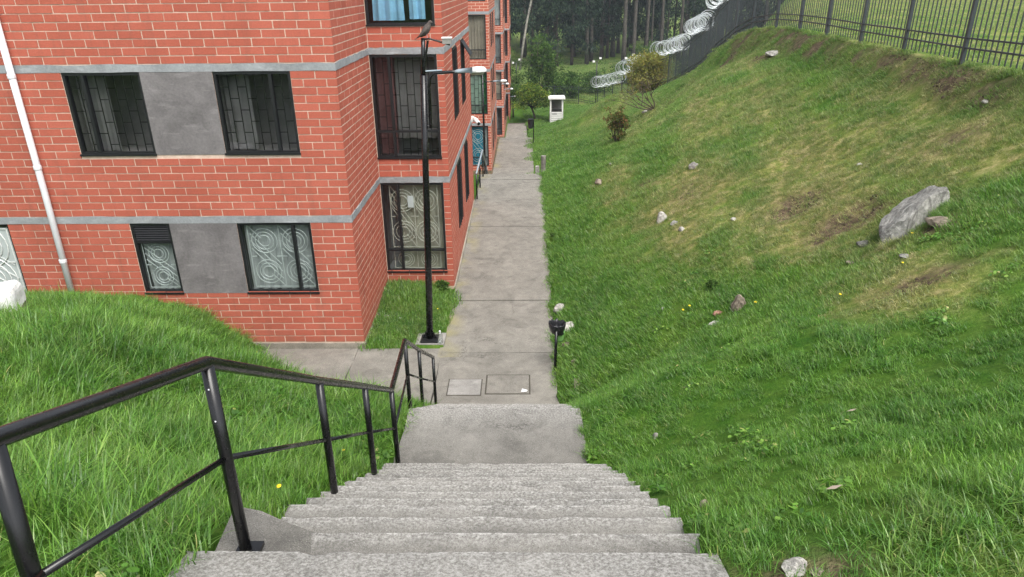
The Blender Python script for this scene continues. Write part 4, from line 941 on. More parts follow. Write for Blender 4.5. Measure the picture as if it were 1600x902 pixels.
def dandelions():
    me = MB(); n = 14; vs = [(0, 0, .012)]
    for rr, z in ((.012, .010), (.021, .004)):
        for j in range(n): a = 2*math.pi*j/n; k = rr*(1+.25*(j % 2)); vs.append((k*math.cos(a), k*math.sin(a), z))
    fs = [(0, 1+j, 1+(j+1) % n) for j in range(n)]+[(1+j, 1+n+j, 1+n+(j+1) % n, 1+(j+1) % n) for j in range(n)]; me.add(vs, fs); head = me.mesh('flower_head', M['yellow'])
    st = MB(); st.tube([(0, 0, -.16), (.004, 0, -.08), (0, 0, .003)], .0022, 5); stem = st.mesh('stem', M['leafm'])
    L = [(-4.79, 10.98, 1.6, 'yellow dandelion by the side path, left of a pair'), (-4.62, 10.85, 1.6, 'yellow dandelion by the side path, right of a pair'), (-1.40, 3.19, 1.0, 'yellow dandelion in long grass at the left edge of the steps'), (-1.72, 5.45, 1.0, 'yellow dandelion behind the handrail near the landing'), (-2.12, 9.3, 1.1, 'yellow dandelion at the grass edge by the side path'),
         (2.48, 10.03, 1.3, 'yellow dandelion low on the slope, left of a pair'), (2.58, 10.05, 1.3, 'yellow dandelion low on the slope, right of a pair'), (3.26, 9.1, 1.4, 'yellow dandelion right of the brown upright stone'), (3.7, 7.6, 1.2, 'yellow dandelion on the dry patch below the boulder'), (4.95, 8.6, 1.1, 'yellow dandelion at the foot of the big boulder'),
         (4.4, 7.7, .9, 'yellow dandelion between the small grey stone and the bare patch'), (5.6, 7.4, 1.0, 'yellow dandelion high on the slope right of the bare patch'), (-1.75, 12.75, .9, 'yellow dandelion in the recess grass by the lamp post')]
    for x, y, s, lb in L:
        hz = .17 if x < 0 and y < 10 else .075
        u = thing('dandelion', (x, y, gz(x, y)+hz), lb, 'flower', 'dandelions in the grass'); s *= .58; u.scale = (s, s, s); u.rotation_euler = (rnd.uniform(.1, .4), rnd.uniform(-.2, .2), 0)
        link('flower_head', head, u); link('stem', stem, u)
dandelions()
# ------------------------------------------------------------------ fence with razor wire
def fence():
    f = thing('metal_fence', (8.3, 20, 4.6), 'dark steel bar fence along the top of the bank, topped with razor wire farther off', 'fence')
    ys = np.concatenate([np.arange(4.1, 31, 2.43), [33.1, 35.6, 38.0, 40.3, 42.7, 45, 47.4, 49.8, 52.2, 54.4, 56.6, 58.6, 60.6, 62.4, 64.1, 65.6]])
    pts = [(float(np.interp(y, FY, FX)), float(y)) for y in ys]
    pts += [(5.0, 66.8), (2.8, 67.2), (.5, 67.4), (-1.8, 67.5), (-4.2, 67.5), (-6.6, 67.5)]
    zs = [gz(x-.02, y) for x, y in pts]; n = len(pts)
    Ht = [2.45 if y < 34 else 2.2 if y < 60 else 1.6 for x, y in pts]
    nb = 0; bm_ = {}; far = MB(); rr = random.Random(9)
    for i in range(n):
        x, y = pts[i]; h = Ht[i]; m = MB(); m.box(x-.034, x+.034, y-.034, y+.034, zs[i]-.25, zs[i]+h); m.build('post', M['fence'], f)
    for i in range(n-1):
        (x0, y0), (x1, y1) = pts[i], pts[i+1]; z0, z1 = zs[i]+.02, zs[i+1]+.02; L = math.hypot(x1-x0, y1-y0); k = int(L/.18)
        if y0 > 30: zz0 = zz1 = None
        h = min(Ht[i], Ht[i+1])
        for q in (.26, .43, h-.30, h-.14):
            m = MB(); m.cbox((x0, y0, z0+q), (x1, y1, z1+q), .03, .03); m.build('rail', M['fence'], f)
        for j in range(1, k+1):
            t = j/(k+1); x = x0+(x1-x0)*t; y = y0+(y1-y0)*t; z = z0+(z1-z0)*t
            vis = y0 > 8 and nb < 298
            if vis:
                if h not in bm_:
                    b = MB(); b.box(-.009, .009, -.009, .009, .05, h); b.cbox((0, 0, h), (0, 0, h+.09), .008, .008); bm_[h] = b.mesh('bar', M['fence'])
                o = bpy.data.objects.new('bar', bm_[h]); COL.objects.link(o); o.parent = f; o.location = Vector((x+rr.uniform(-.003, .003), y, z))-WL[f.name]; o.rotation_euler = (rr.uniform(-.006, .006), rr.uniform(-.006, .006), 0); nb += 1
            else: far.box(x-.0065, x+.0065, y-.0065, y+.0065, z+.05, z+h+.08)
    tag(far.build('far_bars', M['fence'], f), kind='stuff')
    def coil(ya, yb, r, seed, pitch=.21):
        m = MB(); q = random.Random(seed); P = []
        ya_, yb_ = ya, yb; L = yb-ya; turns = int(L*1.12/pitch); n = turns*14
        for i in range(n+1):
            t = i/n; y = ya+L*t; x = float(np.interp(y, FY, FX)); zz = lambda q: gz(float(np.interp(q, FY, FX))-.02, q)+float(np.interp(q, [57, 63], [2.2, 1.6]))+.08; ym = (ya+yb)/2; z = (zz(y)*.6+zz(ym)*.4)+r*.8
            a = 2*math.pi*turns*t; k = r*(1+.16*math.sin(t*37+seed)+.10*math.sin(a*.37)+.06*math.sin(a*.83+1))
            P.append((x+k*math.cos(a), y+.22*math.sin(a*.31)*math.cos(a), z+k*math.sin(a)*.95))
        m.tube(P, .0105, 4); return m.build('razor_wire', M['wire'], f)
    for ya, yb, r, sd in ((31.2, 38.2, .40, 1), (39.3, 45.4, .42, 2), (47.0, 54.6, .45, 3), (56.4, 61, .48, 4), (60.6, 66.2, .45, 5)): coil(ya, yb, r, sd)
fence()
def booth():
    x0, x1, y0, y1 = 2.02, 3.05, 56.4, 57.5; z = -4.40; g = gz(2.5, 56.5)
    u = thing('guard_booth', (2.5, 57, z), 'small white wooden guard booth with plank siding and a dark window', 'guard booth')
    for i in range(6):
        m = MB(); m.box(x0+.06, x1-.06, y0-.02, y0+.012, z+.05+i*.165, z+.05+i*.165+.128); m.add([], []); m.build('siding_board', M['white'], u)
    b = MB(); b.box(x0+.05, x1-.05, y0+.022, y1-.02, z-.3, z+1.04); b.build('lower_body', M['roomdark'], u)
    for x in (x0, x1-.10):
        for y in (y0-.02, y1-.08): m = MB(); m.box(x, x+.10, y, y+.10, z-.3, z+2.0); m.build('corner_post', M['white'], u)
    m = MB(); m.box(x0+.1, x1-.1, y1-.05, y1-.02, z+1.05, z+2.0); m.build('back_panel', M['room'], u)
    m = MB(); m.box(x0-.14, x1+.14, y0-.16, y1+.1, z+2.0, z+2.12); m.build('roof', M['white'], u)
    m = MB(); m.add([(x0+.1, y0+.03, z+1.05), (x1-.1, y0+.03, z+1.05), (x1-.1, y0+.03, z+2.0), (x0+.1, y0+.03, z+2.0)], [(0, 1, 2, 3)]); m.build('window', M['glass_d'], u)
    m = MB(); m.box(x0+.18, x0+.55, y0-.025, y0-.012, z+.80, z+.92); m.build('plate', M['room'], u)
booth()
# ------------------------------------------------------------------ trees and shrubs
def leaf(m, p, d, L, w, r):
    """one small folded leaf blade or leaf spray (2 triangles)"""
    d = d.normalized(); s = d.cross(Vector((r.gauss(0, 1), r.gauss(0, 1), r.gauss(0, 1))))
    if s.length < 1e-3: s = d.orthogonal()
    s.normalize(); k = len(m.v)
    m.v += [tuple(p), tuple(p+d*L*.5+s*w*.5), tuple(p+d*L), tuple(p+d*L*.5-s*w*.5)]; m.f += [(k, k+1, k+2), (k, k+2, k+3)]
def clump(m, c, rad, n, L, w, r, droop=.5, flat=.8):
    for _ in range(n):
        v = Vector((r.gauss(0, 1), r.gauss(0, 1), r.gauss(0, 1)))
        if v.length == 0: continue
        v = v.normalized()*rad*(r.random()**.45); v.z *= flat
        d = Vector((v.x*.6+r.gauss(0, .5)*rad, v.y*.6+r.gauss(0, .5)*rad, -droop*rad+r.gauss(0, .4)*rad))
        leaf(m, c+v, d, L*r.uniform(.6, 1.4), w*r.uniform(.6, 1.3), r)
def eucalyptus(seed, H, c0, rad, lean=0., nl=12, leaves=60, dens=1.0, fork=False, tr=.24):
    r = random.Random(seed); tk = MB(); tk.smooth = True; cr = MB(); ph = r.uniform(0, 6)
    def tp(f): return Vector((lean*H*f**1.3+.35*math.sin(f*4+ph)*f, .3*math.sin(f*3+ph*2)*f, H*f))
    tk.tube([tp(k/10) for k in range(11)], [tr*(1.25 if k == 0 else 1)*(1-.085*k) for k in range(11)], 8)
    for i in range(nl):
        f = c0/H+(1-c0/H)*(i+.5)/nl*.95; p = tp(f); a = r.uniform(0, 6.28); L = rad*r.uniform(.5, 1.1)*(1.15-.6*(f-c0/H)/(1-c0/H)); el = r.uniform(.1, .8)
        e = p+Vector((math.cos(a)*L, math.sin(a)*L, L*el)); mid = (p+e)/2+Vector((0, 0, -.12*L))
        tk.tube([p, mid, e], [tr*.3*(1.1-f), tr*.2*(1.1-f), .015], 5)
        for q in range(3):
            c = p.lerp(e, .45+.3*q)+Vector((r.gauss(0, .25), r.gauss(0, .25), r.gauss(0, .3))); clump(cr, c, rad*.36*r.uniform(.7, 1.25), int(leaves*dens), .42, .17, r, .8, .8)
    return tk, cr
def forest():
    V = []
    spec = [(1, 22, 3.0, 3.2, .0, 18, 85, 1, .24), (2, 25, 6.5, 3.0, .02, 15, 75, 1, .27), (3, 27, 13.5, 2.8, -.01, 11, 70, 1, .24), (4, 21, 1.6, 3.6, .01, 20, 85, 1, .2), (5, 28, 10.5, 3.0, .015, 12, 70, 1, .33), (6, 24, 16, 2.6, -.03, 9, 60, 1, .15)]
    for sd, H, c0, rad, lean, nl, lv, dn, tr in spec:
        tk, cr = eucalyptus(sd, H, c0, rad, lean, nl, lv, dn, tr=tr); V.append((tk.mesh('trunk', M['barkd'] if sd in (1, 4) else M['bark']), cr.mesh('crown', M['leafd'])))
    lab = {0: 'leafy dark eucalyptus with foliage nearly to the ground in the wood', 1: 'dark eucalyptus with a short bare trunk below its crown in the wood', 2: 'tall eucalyptus with a long bare pale trunk in the wood', 3: 'low bushy dark eucalyptus filling the edge of the wood', 4: 'stout pale trunked eucalyptus rising bare out of the wood', 5: 'very slim bare eucalyptus stem in the wood'}
    kind = ['leafy dark eucalyptus', 'short trunked eucalyptus', 'tall bare eucalyptus', 'low bushy eucalyptus', 'stout pale eucalyptus', 'slim eucalyptus stem']
    used = {}
    def tree_label(i, x, y):
        a = x/y; zi = next(k for k, v in enumerate((-.09, -.055, -.02, .01, .035, .06, .085, .11, .135, .16, .19, .22, .26, .30, .35, .42, 9)) if a < v)
        zone = ['hidden side of the brick blocks', 'back of the brick blocks', 'nearest of the brick corners', 'farthest brick corner', 'citrus tree', 'pointed bush', 'guard booth', 'end of the razor wire', 'first floodlight pole', 'close pair of pale trunks', 'yellowish bush', 'rising razor wire', 'topmost razor wire', 'last visible razor wire', 'left end of the upper lawn', 'middle of the upper lawn', 'right end of the upper lawn'][zi]
        row = ['front row', 'second row', 'third row', 'fourth row', 'back row'][0 if y < 102 else 1 if y < 111 else 2 if y < 120 else 3 if y < 131 else 4]
        if y < 97 and x > 30: row = 'hedge line'
        key = (i, zi, row); used[key] = used.get(key, 0)+1; n = used[key]
        return '%s%s, %s, above the %s' % (['', 'second ', 'third ', 'fourth ', 'fifth ', 'sixth ', 'seventh '][min(n-1, 6)], kind[i], row, zone)
    def put(i, x, y, label=None, rz=None, s=1.):
        z = gz(x, y) if y < 300 else -3
        u = thing('eucalyptus_tree', (x, y, z-.2), label or tree_label(i, x, y), 'tree', 'eucalyptus trees of the dark wood'); u.rotation_euler = (0, 0, rz if rz is not None else rnd.uniform(0, 6.28)); u.scale = (s, s, s*rnd.uniform(.95, 1.08))
        link('trunk', V[i][0], u); link('crown', V[i][1], u)
    # distinct ones at the front edge
    put(4, 13.2, 98, 'stout pale eucalyptus trunk, left of the close pair behind the razor wire', 1.0); put(4, 14.6, 99, 'stout pale eucalyptus trunk, right of the close pair behind the razor wire', 2.5, .95)
    put(2, 21.5, 103, 'straight pale eucalyptus trunk standing just above the yellowish bush', .4); put(2, 23.2, 108, 'pale leaning eucalyptus trunk right of the straight one above the bush', 3.0)
    for x, y in ((8.4, 99), (9.2, 101.5)): put(1, x, y, 'pale trunk with dark foliage above at the edge of the far meadow' if x < 9 else 'second pale trunk with dark foliage at the edge of the far meadow', rnd.uniform(0, 6))
    for x, y in ((16.6, 101), (17.6, 103), (18.7, 102), (19.6, 106), (25.3, 105), (27, 107), (29, 104)): put(5 if rnd.random() < .6 else 2, x, y)
    for x, y, i in ((-6, 92, 3), (-2.2, 93, 0), (1.0, 94, 3), (4.2, 95, 0), (-9.5, 93, 0), (6.3, 98, 3), (10.8, 104, 0), (12, 107, 3), (-13, 95, 3), (3, 99, 1), (-4, 99, 1), (-8, 100, 1)): put(i, x, y)
    for row, (y, x0, x1, st) in enumerate(((108, -14, 46, 3.6), (116, -15, 52, 3.6), (125, -16, 58, 3.8), (136, -16, 64, 4.4))):
        x = x0
        while x < x1:
            i = rnd.choice((0, 3, 3, 1, 4) if row < 1 else (0, 3, 0, 3, 1) if row < 3 else (0, 3)); 
            if row == 0 and 14 < x < 31: i = rnd.choice((2, 5, 3, 0, 3))
            put(i, x+rnd.uniform(-1, 1), y+rnd.uniform(-2.5, 2.5)); x += st*rnd.uniform(.8, 1.2)
    # pale forked trunk leaning out of the foliage on the left
    u = thing('eucalyptus_tree', (-.6, 91, gz(-.6, 91)-.2), 'bare white forked eucalyptus trunk leaning over the dark foliage', 'tree', 'eucalyptus trees of the dark wood')
    m = MB(); m.smooth = True; m.tube([(-.6, 91, -4.4), (-.1, 91, -1), (.4, 91, 1.8), (.9, 91, 4.0), (1.9, 91, 5.6), (2.3, 91, 8), (2.4, 91, 12), (2.8, 91, 17)], [.16, .15, .13, .12, .11, .10, .08, .04], 8); m.tube([(2.1, 91, 6.4), (3.1, 91, 7.4), (3.7, 91, 7.6), (4.2, 91, 9.5)], [.07, .06, .05, .03], 6); m.build('trunk', M['post'], u)
    c = MB(); r = random.Random(8)
    for p in ((2.8, 91, 17), (3.2, 91.4, 15), (2.0, 90.7, 14), (4.2, 91, 10.2), (4.0, 91.5, 11)): clump(c, Vector(p), 1.1, 70, .4, .16, r, .8)
    c.build('crown', M['leafd'], u)
    # trees and houses past the plateau lawn
    k = 0
    for x, y in ((34, 80), (37.5, 78), (41, 84), (45, 80), (49, 86), (53, 78), (56, 86), (60, 80), (66, 84), (72, 80), (78, 84), (39, 92), (52, 95), (66, 95)):
        put((3, 0, 3, 0, 1)[k % 5], x, y); k += 1
forest()
def bush(name, label, cat, loc, rx, ry, h, mat, n, L, w, stems=6, seed=1, group=None, shape='dome', base=.15, droop=.1, bare=0.):
    r = random.Random(seed); x, y, z = loc; u = thing(name, loc, label, cat, group); st = MB(); st.smooth = True; cr = MB(); cl = []
    for i in range(stems):
        a = 6.283*i/stems+r.uniform(-.4, .4); k = r.uniform(.3, .85); e = Vector((x+rx*k*math.cos(a), y+ry*k*math.sin(a), z+h*r.uniform(.55, .95))); p = Vector((x+rx*.1*math.cos(a), y+ry*.1*math.sin(a), z-.1)); mid = p.lerp(e, .5)+Vector((r.gauss(0, .06)*rx, r.gauss(0, .06)*rx, .05*h))
        st.tube([p, mid, e], [.022*h**.5*1.3, .016*h**.5, .006], 5)
        for q in range(3):
            p2 = mid.lerp(e, r.random()); e2 = p2+Vector((r.gauss(0, .3)*rx, r.gauss(0, .3)*ry, r.uniform(.1, .35)*h)); st.tube([p2, e2], [.010*h**.5, .004], 4); cl.append(e2)
        cl.append(e)
    st.build('stems', M['twig'], u)
    for _ in range(n//40):
        a = r.uniform(0, 6.283); f = r.random()**.5; zz = r.random()
        prof = math.sin(math.pi*min(1, .18+zz*.85))**.7 if shape == 'dome' else (1-zz)**.75*.95+.08
        cl.append(Vector((x+rx*f*prof*math.cos(a), y+ry*f*prof*math.sin(a), z+h*(base+(1-base)*zz))))
    for c in cl: clump(cr, c, min(rx, h)*r.uniform(.16, .30), 40, L, w, r, droop)
    cr.build('foliage', M[mat], u); return u
def plants():
    bush('shrub', 'rounded yellowish bush growing against the far fence', 'bush', (9.25, 54.0, gz(9.25, 54)-.1), 1.65, 1.1, 2.8, 'leafo', 7000, .17, .09, 18, 1, droop=-.4, base=.15)
    bush('shrub', 'small reddish brown shrub on the green slope near the path', 'bush', (3.05, 23.1, gz(3.05, 23.1)), .40, .40, .85, 'leafr', 360, .08, .04, 9, 2, droop=0)
    bush('conifer_bush', 'dark green pointed bush behind the citrus tree', 'bush', (1.8, 68.5, gz(1.8, 68.5)-.1), 2.0, 1.8, 5.0, 'leafm', 5200, .24, .11, 9, 3, shape='cone')
    for i, (x, y, rx, h, lb, mt) in enumerate(((4.6, 72, 1.9, 2.2, 'low green hedge bush right of the pointed bush', 'leafm'), (7.2, 74, 1.8, 2.0, 'low green hedge bush at the foot of the razor wire end', 'leafm'), (-1.6, 70, 2.0, 2.6, 'green hedge bush next to the farthest brick corner', 'leafm'), (11.5, 80, 2.2, 2.4, 'green bush behind the fence left of the yellowish bush', 'leafm'), (15.6, 92, 2.5, 3.0, 'dark green bush at the foot of the close pair of trunks', 'leafm'), (20.0, 88, 2.5, 2.4, 'dark bush behind the razor wire above the yellowish bush', 'leafd'), (4.0, 70, 1.4, 2.0, 'leafy bush just behind the guard booth', 'leafm'))):
        bush('hedge_bush', lb, 'bush', (x, y, gz(x, y)-.1), rx, rx*.8, h, mt, 1800, .2, .1, 6, 20+i, 'bushes along the far fence')
    # citrus tree before the fence
    x, y = .75, 58.3; z = gz(x, y); u = thing('citrus_tree', (x, y, z), 'small bushy citrus tree with yellow green leaves near the end of the path', 'tree'); r = random.Random(4)
    m = MB(); m.smooth = True; m.tube([(x+.2, y, z-.2), (x, y, z+.5), (x-.2, y, z+1.1)], [.09, .075, .06], 8)
    cr = MB()
    for i in range(9):
        a = 6.283*i/9; e = Vector((x-.1+1.05*math.cos(a), y+.9*math.sin(a), z+1.6+.9*r.random())); m.tube([(x-.15, y, z+.85), e], [.045, .015], 6); clump(cr, e, .42, 110, .14, .07, r, .1)
    for i in range(44): clump(cr, Vector((x-.1+r.gauss(0, .62), y+r.gauss(0, .5), z+.95+1.7*r.random())), .42, 110, .15, .08, r, .1)
    m.build('trunk', M['barkd'], u); cr.build('crown', M['leafy'], u)
    x, y = -.95, 60.5; z = gz(x, y); u = thing('citrus_tree', (x, y, z), 'smaller dark leaved tree left of the citrus tree beside the brick corner', 'tree')
    m = MB(); m.smooth = True; m.tube([(x, y, z-.2), (x, y, z+1.2)], [.07, .05], 8); cr = MB()
    for i in range(22): clump(cr, Vector((x+r.gauss(0, .45), y+r.gauss(0, .4), z+1.2+1.2*r.random())), .4, 90, .14, .07, r, .1)
    m.build('trunk', M['barkd'], u); cr.build('crown', M['leafm'], u)
    # bare twiggy shrub on the slope
    x, y = 6.35, 35.0; z = gz(x, y); u = thing('bare_shrub', (x, y, z), 'leafless twiggy shrub leaning left on the slope below the yellowish bush', 'shrub'); r = random.Random(6); m = MB(); cr = MB()
    def grow(p, d, L, rad, lv):
        e = p+d*L; mid = p+d*L*.5+Vector((r.gauss(0, .08), r.gauss(0, .08), r.gauss(0, .06)))*L; m.tube([p, mid, e], [rad, rad*.8, rad*.55], 5)
        if lv == 0: 
            if r.random() < .35: clump(cr, e, .12, 7, .08, .04, r, 0)
            return
        for _ in range(r.choice((2, 3, 3))): grow(mid.lerp(e, r.uniform(.3, 1)), (d+Vector((r.gauss(0, .5), r.gauss(0, .5), r.gauss(.12, .35)))).normalized(), L*r.uniform(.55, .85), rad*.55, lv-1)
    for d in ((-.9, -.1, .55), (-.8, .2, .25), (-.35, 0, .95), (-1, 0, .15), (-.6, -.2, .75)): grow(Vector((x, y, z-.1)), Vector(d).normalized(), r.uniform(.8, 1.1), .035, 4)
    m.build('branches', M['twig'], u); cr.build('leaves', M['leafo'], u)
    # small weeds standing out of the slope
    for i, (x, y, h, lb) in enumerate(((4.9, 36.5, .5, 'small green sapling on the slope left of the bare shrub'), (-1.75, 13.7, .22, 'leafy weed against the recess wall below the window'), (.72, 17.0, .12, 'low leafy weed at the right edge of the path past the bin'), (3.0, 10.4, .14, 'broad leaved weed on the low slope above the brown stone'))):
        bush('weed', lb, 'weed', (x, y, gz(x, y)), h*.45, h*.6, h, 'leafm', 160, h*.3, h*.16, 5, 60+i)
plants()
def houses():
    def house(x, y, w, d, h, label, wm, rm):
        z = gz(x, y); u = thing('house', (x, y, z), label, 'house', 'houses beyond the upper lawn'); m = MB(); m.box(x-w/2, x+w/2, y-d/2, y+d/2, z-.3, z+h); m.build('wall', M[wm], u)
        m = MB(); m.add([(x-w/2-.3, y-d/2-.3, z+h), (x+w/2+.3, y-d/2-.3, z+h), (x+w/2+.3, y+d/2+.3, z+h), (x-w/2-.3, y+d/2+.3, z+h), (x-w/2-.3, y, z+h+1.4), (x+w/2+.3, y, z+h+1.4)], [(0, 1, 5, 4), (2, 3, 4, 5), (0, 4, 3), (1, 2, 5), (0, 3, 2, 1)]); m.build('roof', M[rm], u)
        for i in range(max(2, int(w/2.2))):
            f = MB(); xx = x-w/2+1.1+i*2.2; f.box(xx-.5, xx+.5, y-d/2-.03, y-d/2+.02, z+1, z+2.2); f.build('window', M['frame'], u)
        f = MB(); f.box(x+w/2-.9, x+w/2-.1, y-d/2-.04, y-d/2+.02, z, z+2.05); f.build('door', M['wood'], u)
    house(40, 70, 8, 6, 2.8, 'white house among trees beyond the upper lawn', 'wallw', 'roofr'); house(50, 71, 6, 6, 2.8, 'pale house right of the white one beyond the upper lawn', 'pvc', 'roofr'); house(62, 74, 7, 6, 3, 'brick coloured house at the right end beyond the upper lawn', 'roofr', 'roofr')
houses()
# ------------------------------------------------------------------ grass
PROTO = {}
def patch(nm, n, rad, h0, h1, w, seg, bend, zz=0, seed=0, clumpy=0., lean=.5):
    r = np.random.default_rng(seed); vs = []; fs = []
    cents = r.normal(0, rad*.55, (6, 2))
    for _ in range(n):
        a = r.uniform(0, 6.283); q = rad*math.sqrt(r.random()); bx, by = q*math.cos(a), q*math.sin(a)
        if r.random() < clumpy: c = cents[r.integers(6)]; bx, by = c+r.normal(0, rad*.16, 2)
        h = r.uniform(h0, h1)*(1 if r.random() < .85 else 1.25); az = r.uniform(0, 6.283); dx, dy = math.cos(az), math.sin(az); sx, sy = -dy, dx
        ww = w*r.uniform(.7, 1.3); b = bend*h*r.uniform(.3, 1.5); ln = lean*h*r.normal(); k = len(vs)
        for i in range(seg):
            t = i/seg; f = ln*t+b*t*t; z = h*(t-.25*(b/h)**1*t*t) if h > 0 else 0; q = ww*.5*(1-t*.55)
            vs.append((bx+dx*f-sx*q, by+dy*f-sy*q, z-.01*(i == 0))); vs.append((bx+dx*f+sx*q, by+dy*f+sy*q, z-.01*(i == 0)))
        f = ln+b; z = h*(1-.25*(b/h)); vs.append((bx+dx*f, by+dy*f, z)); 
        for i in range(seg-1): fs.append((k+2*i, k+2*i+1, k+2*i+3, k+2*i+2))
        fs.append((k+2*seg-2, k+2*seg-1, k+2*seg))
    me = bpy.data.meshes.new(nm); me.from_pydata(vs, [], fs); me.update(); me.materials.append(M['grass']); return bpy.data.objects.new(nm, me)
def protos(kind, args, k=4):
    c = bpy.data.collections.new('tufts_'+kind); o = []
    for i in range(k): c.objects.link(patch('tuft_'+kind+'_'+'abcdef'[i], *args, seed=100+i*7+len(kind)*31))
    PROTO[kind] = c
def rot_from(nrm, yaw):
    z = nrm/np.linalg.norm(nrm, axis=1, keepdims=True); x = np.stack([np.cos(yaw), np.sin(yaw), np.zeros_like(yaw)], 1); x = x-z*(x*z).sum(1, keepdims=True); x /= np.linalg.norm(x, axis=1, keepdims=True); y = np.cross(z, x)
    return np.stack([np.arctan2(y[:, 2], z[:, 2]), np.arcsin(np.clip(-x[:, 2], -1, 1)), np.arctan2(x[:, 1], x[:, 0])], 1)
def scatter(name, kind, x, y, sc, label, tilt=.8, dry=None):
    e = .05; gx = (ground(x+e, y)-ground(x-e, y))/(2*e); gy = (ground(x, y+e)-ground(x, y-e))/(2*e); gx = np.clip(gx, -1.2, 1.2); gy = np.clip(gy, -1.2, 1.2)
    z = ground(x, y); n = len(x)
    nr = np.stack([-gx*tilt, -gy*tilt, np.ones(n)], 1); rot = rot_from(nr, rng.uniform(0, 6.283, n))
    me = bpy.data.meshes.new(name); me.vertices.add(n); me.vertices.foreach_set('co', np.stack([x, y, z], 1).ravel().astype(np.float32))
    for an, tp, v in (('rot', 'FLOAT_VECTOR', rot), ('sc', 'FLOAT', sc), ('dry', 'FLOAT', dry_at(x, y) if dry is None else np.full(n, dry))):
        a = me.attributes.new(an, tp, 'POINT'); a.data.foreach_set('vector' if tp == 'FLOAT_VECTOR' else 'value', np.asarray(v, np.float32).ravel())
    me.update(); o = link(name, me); tag(o, label, None, None, 'stuff')
    g = bpy.data.node_groups.new('scatter_'+kind, 'GeometryNodeTree'); g.interface.new_socket('Geometry', in_out='INPUT', socket_type='NodeSocketGeometry'); g.interface.new_socket('Geometry', in_out='OUTPUT', socket_type='NodeSocketGeometry')
    N = g.nodes.new; gi = N('NodeGroupInput'); go = N('NodeGroupOutput'); ip = N('GeometryNodeInstanceOnPoints'); ci = N('GeometryNodeCollectionInfo'); ci.inputs['Collection'].default_value = PROTO[kind]; ci.inputs['Separate Children'].default_value = True; ci.inputs['Reset Children'].default_value = True
    ar = N('GeometryNodeInputNamedAttribute'); ar.data_type = 'FLOAT_VECTOR'; ar.inputs['Name'].default_value = 'rot'; er = N('FunctionNodeEulerToRotation'); asn = N('GeometryNodeInputNamedAttribute'); asn.data_type = 'FLOAT'; asn.inputs['Name'].default_value = 'sc'
    l = g.links.new; l(gi.outputs[0], ip.inputs['Points']); l(ci.outputs[0], ip.inputs['Instance']); ip.inputs['Pick Instance'].default_value = True
    l(ar.outputs['Attribute'], er.inputs[0]); l(er.outputs[0], ip.inputs['Rotation']); l(asn.outputs['Attribute'], ip.inputs['Scale']); l(ip.outputs[0], go.inputs[0])
    md = o.modifiers.new('scatter', 'NODES'); md.node_group = g
def rand_xy(x0, x1, y0, y1, dens):
    n = int((x1-x0)*(y1-y0)*dens); return rng.uniform(x0, x1, n), rng.uniform(y0, y1, n)
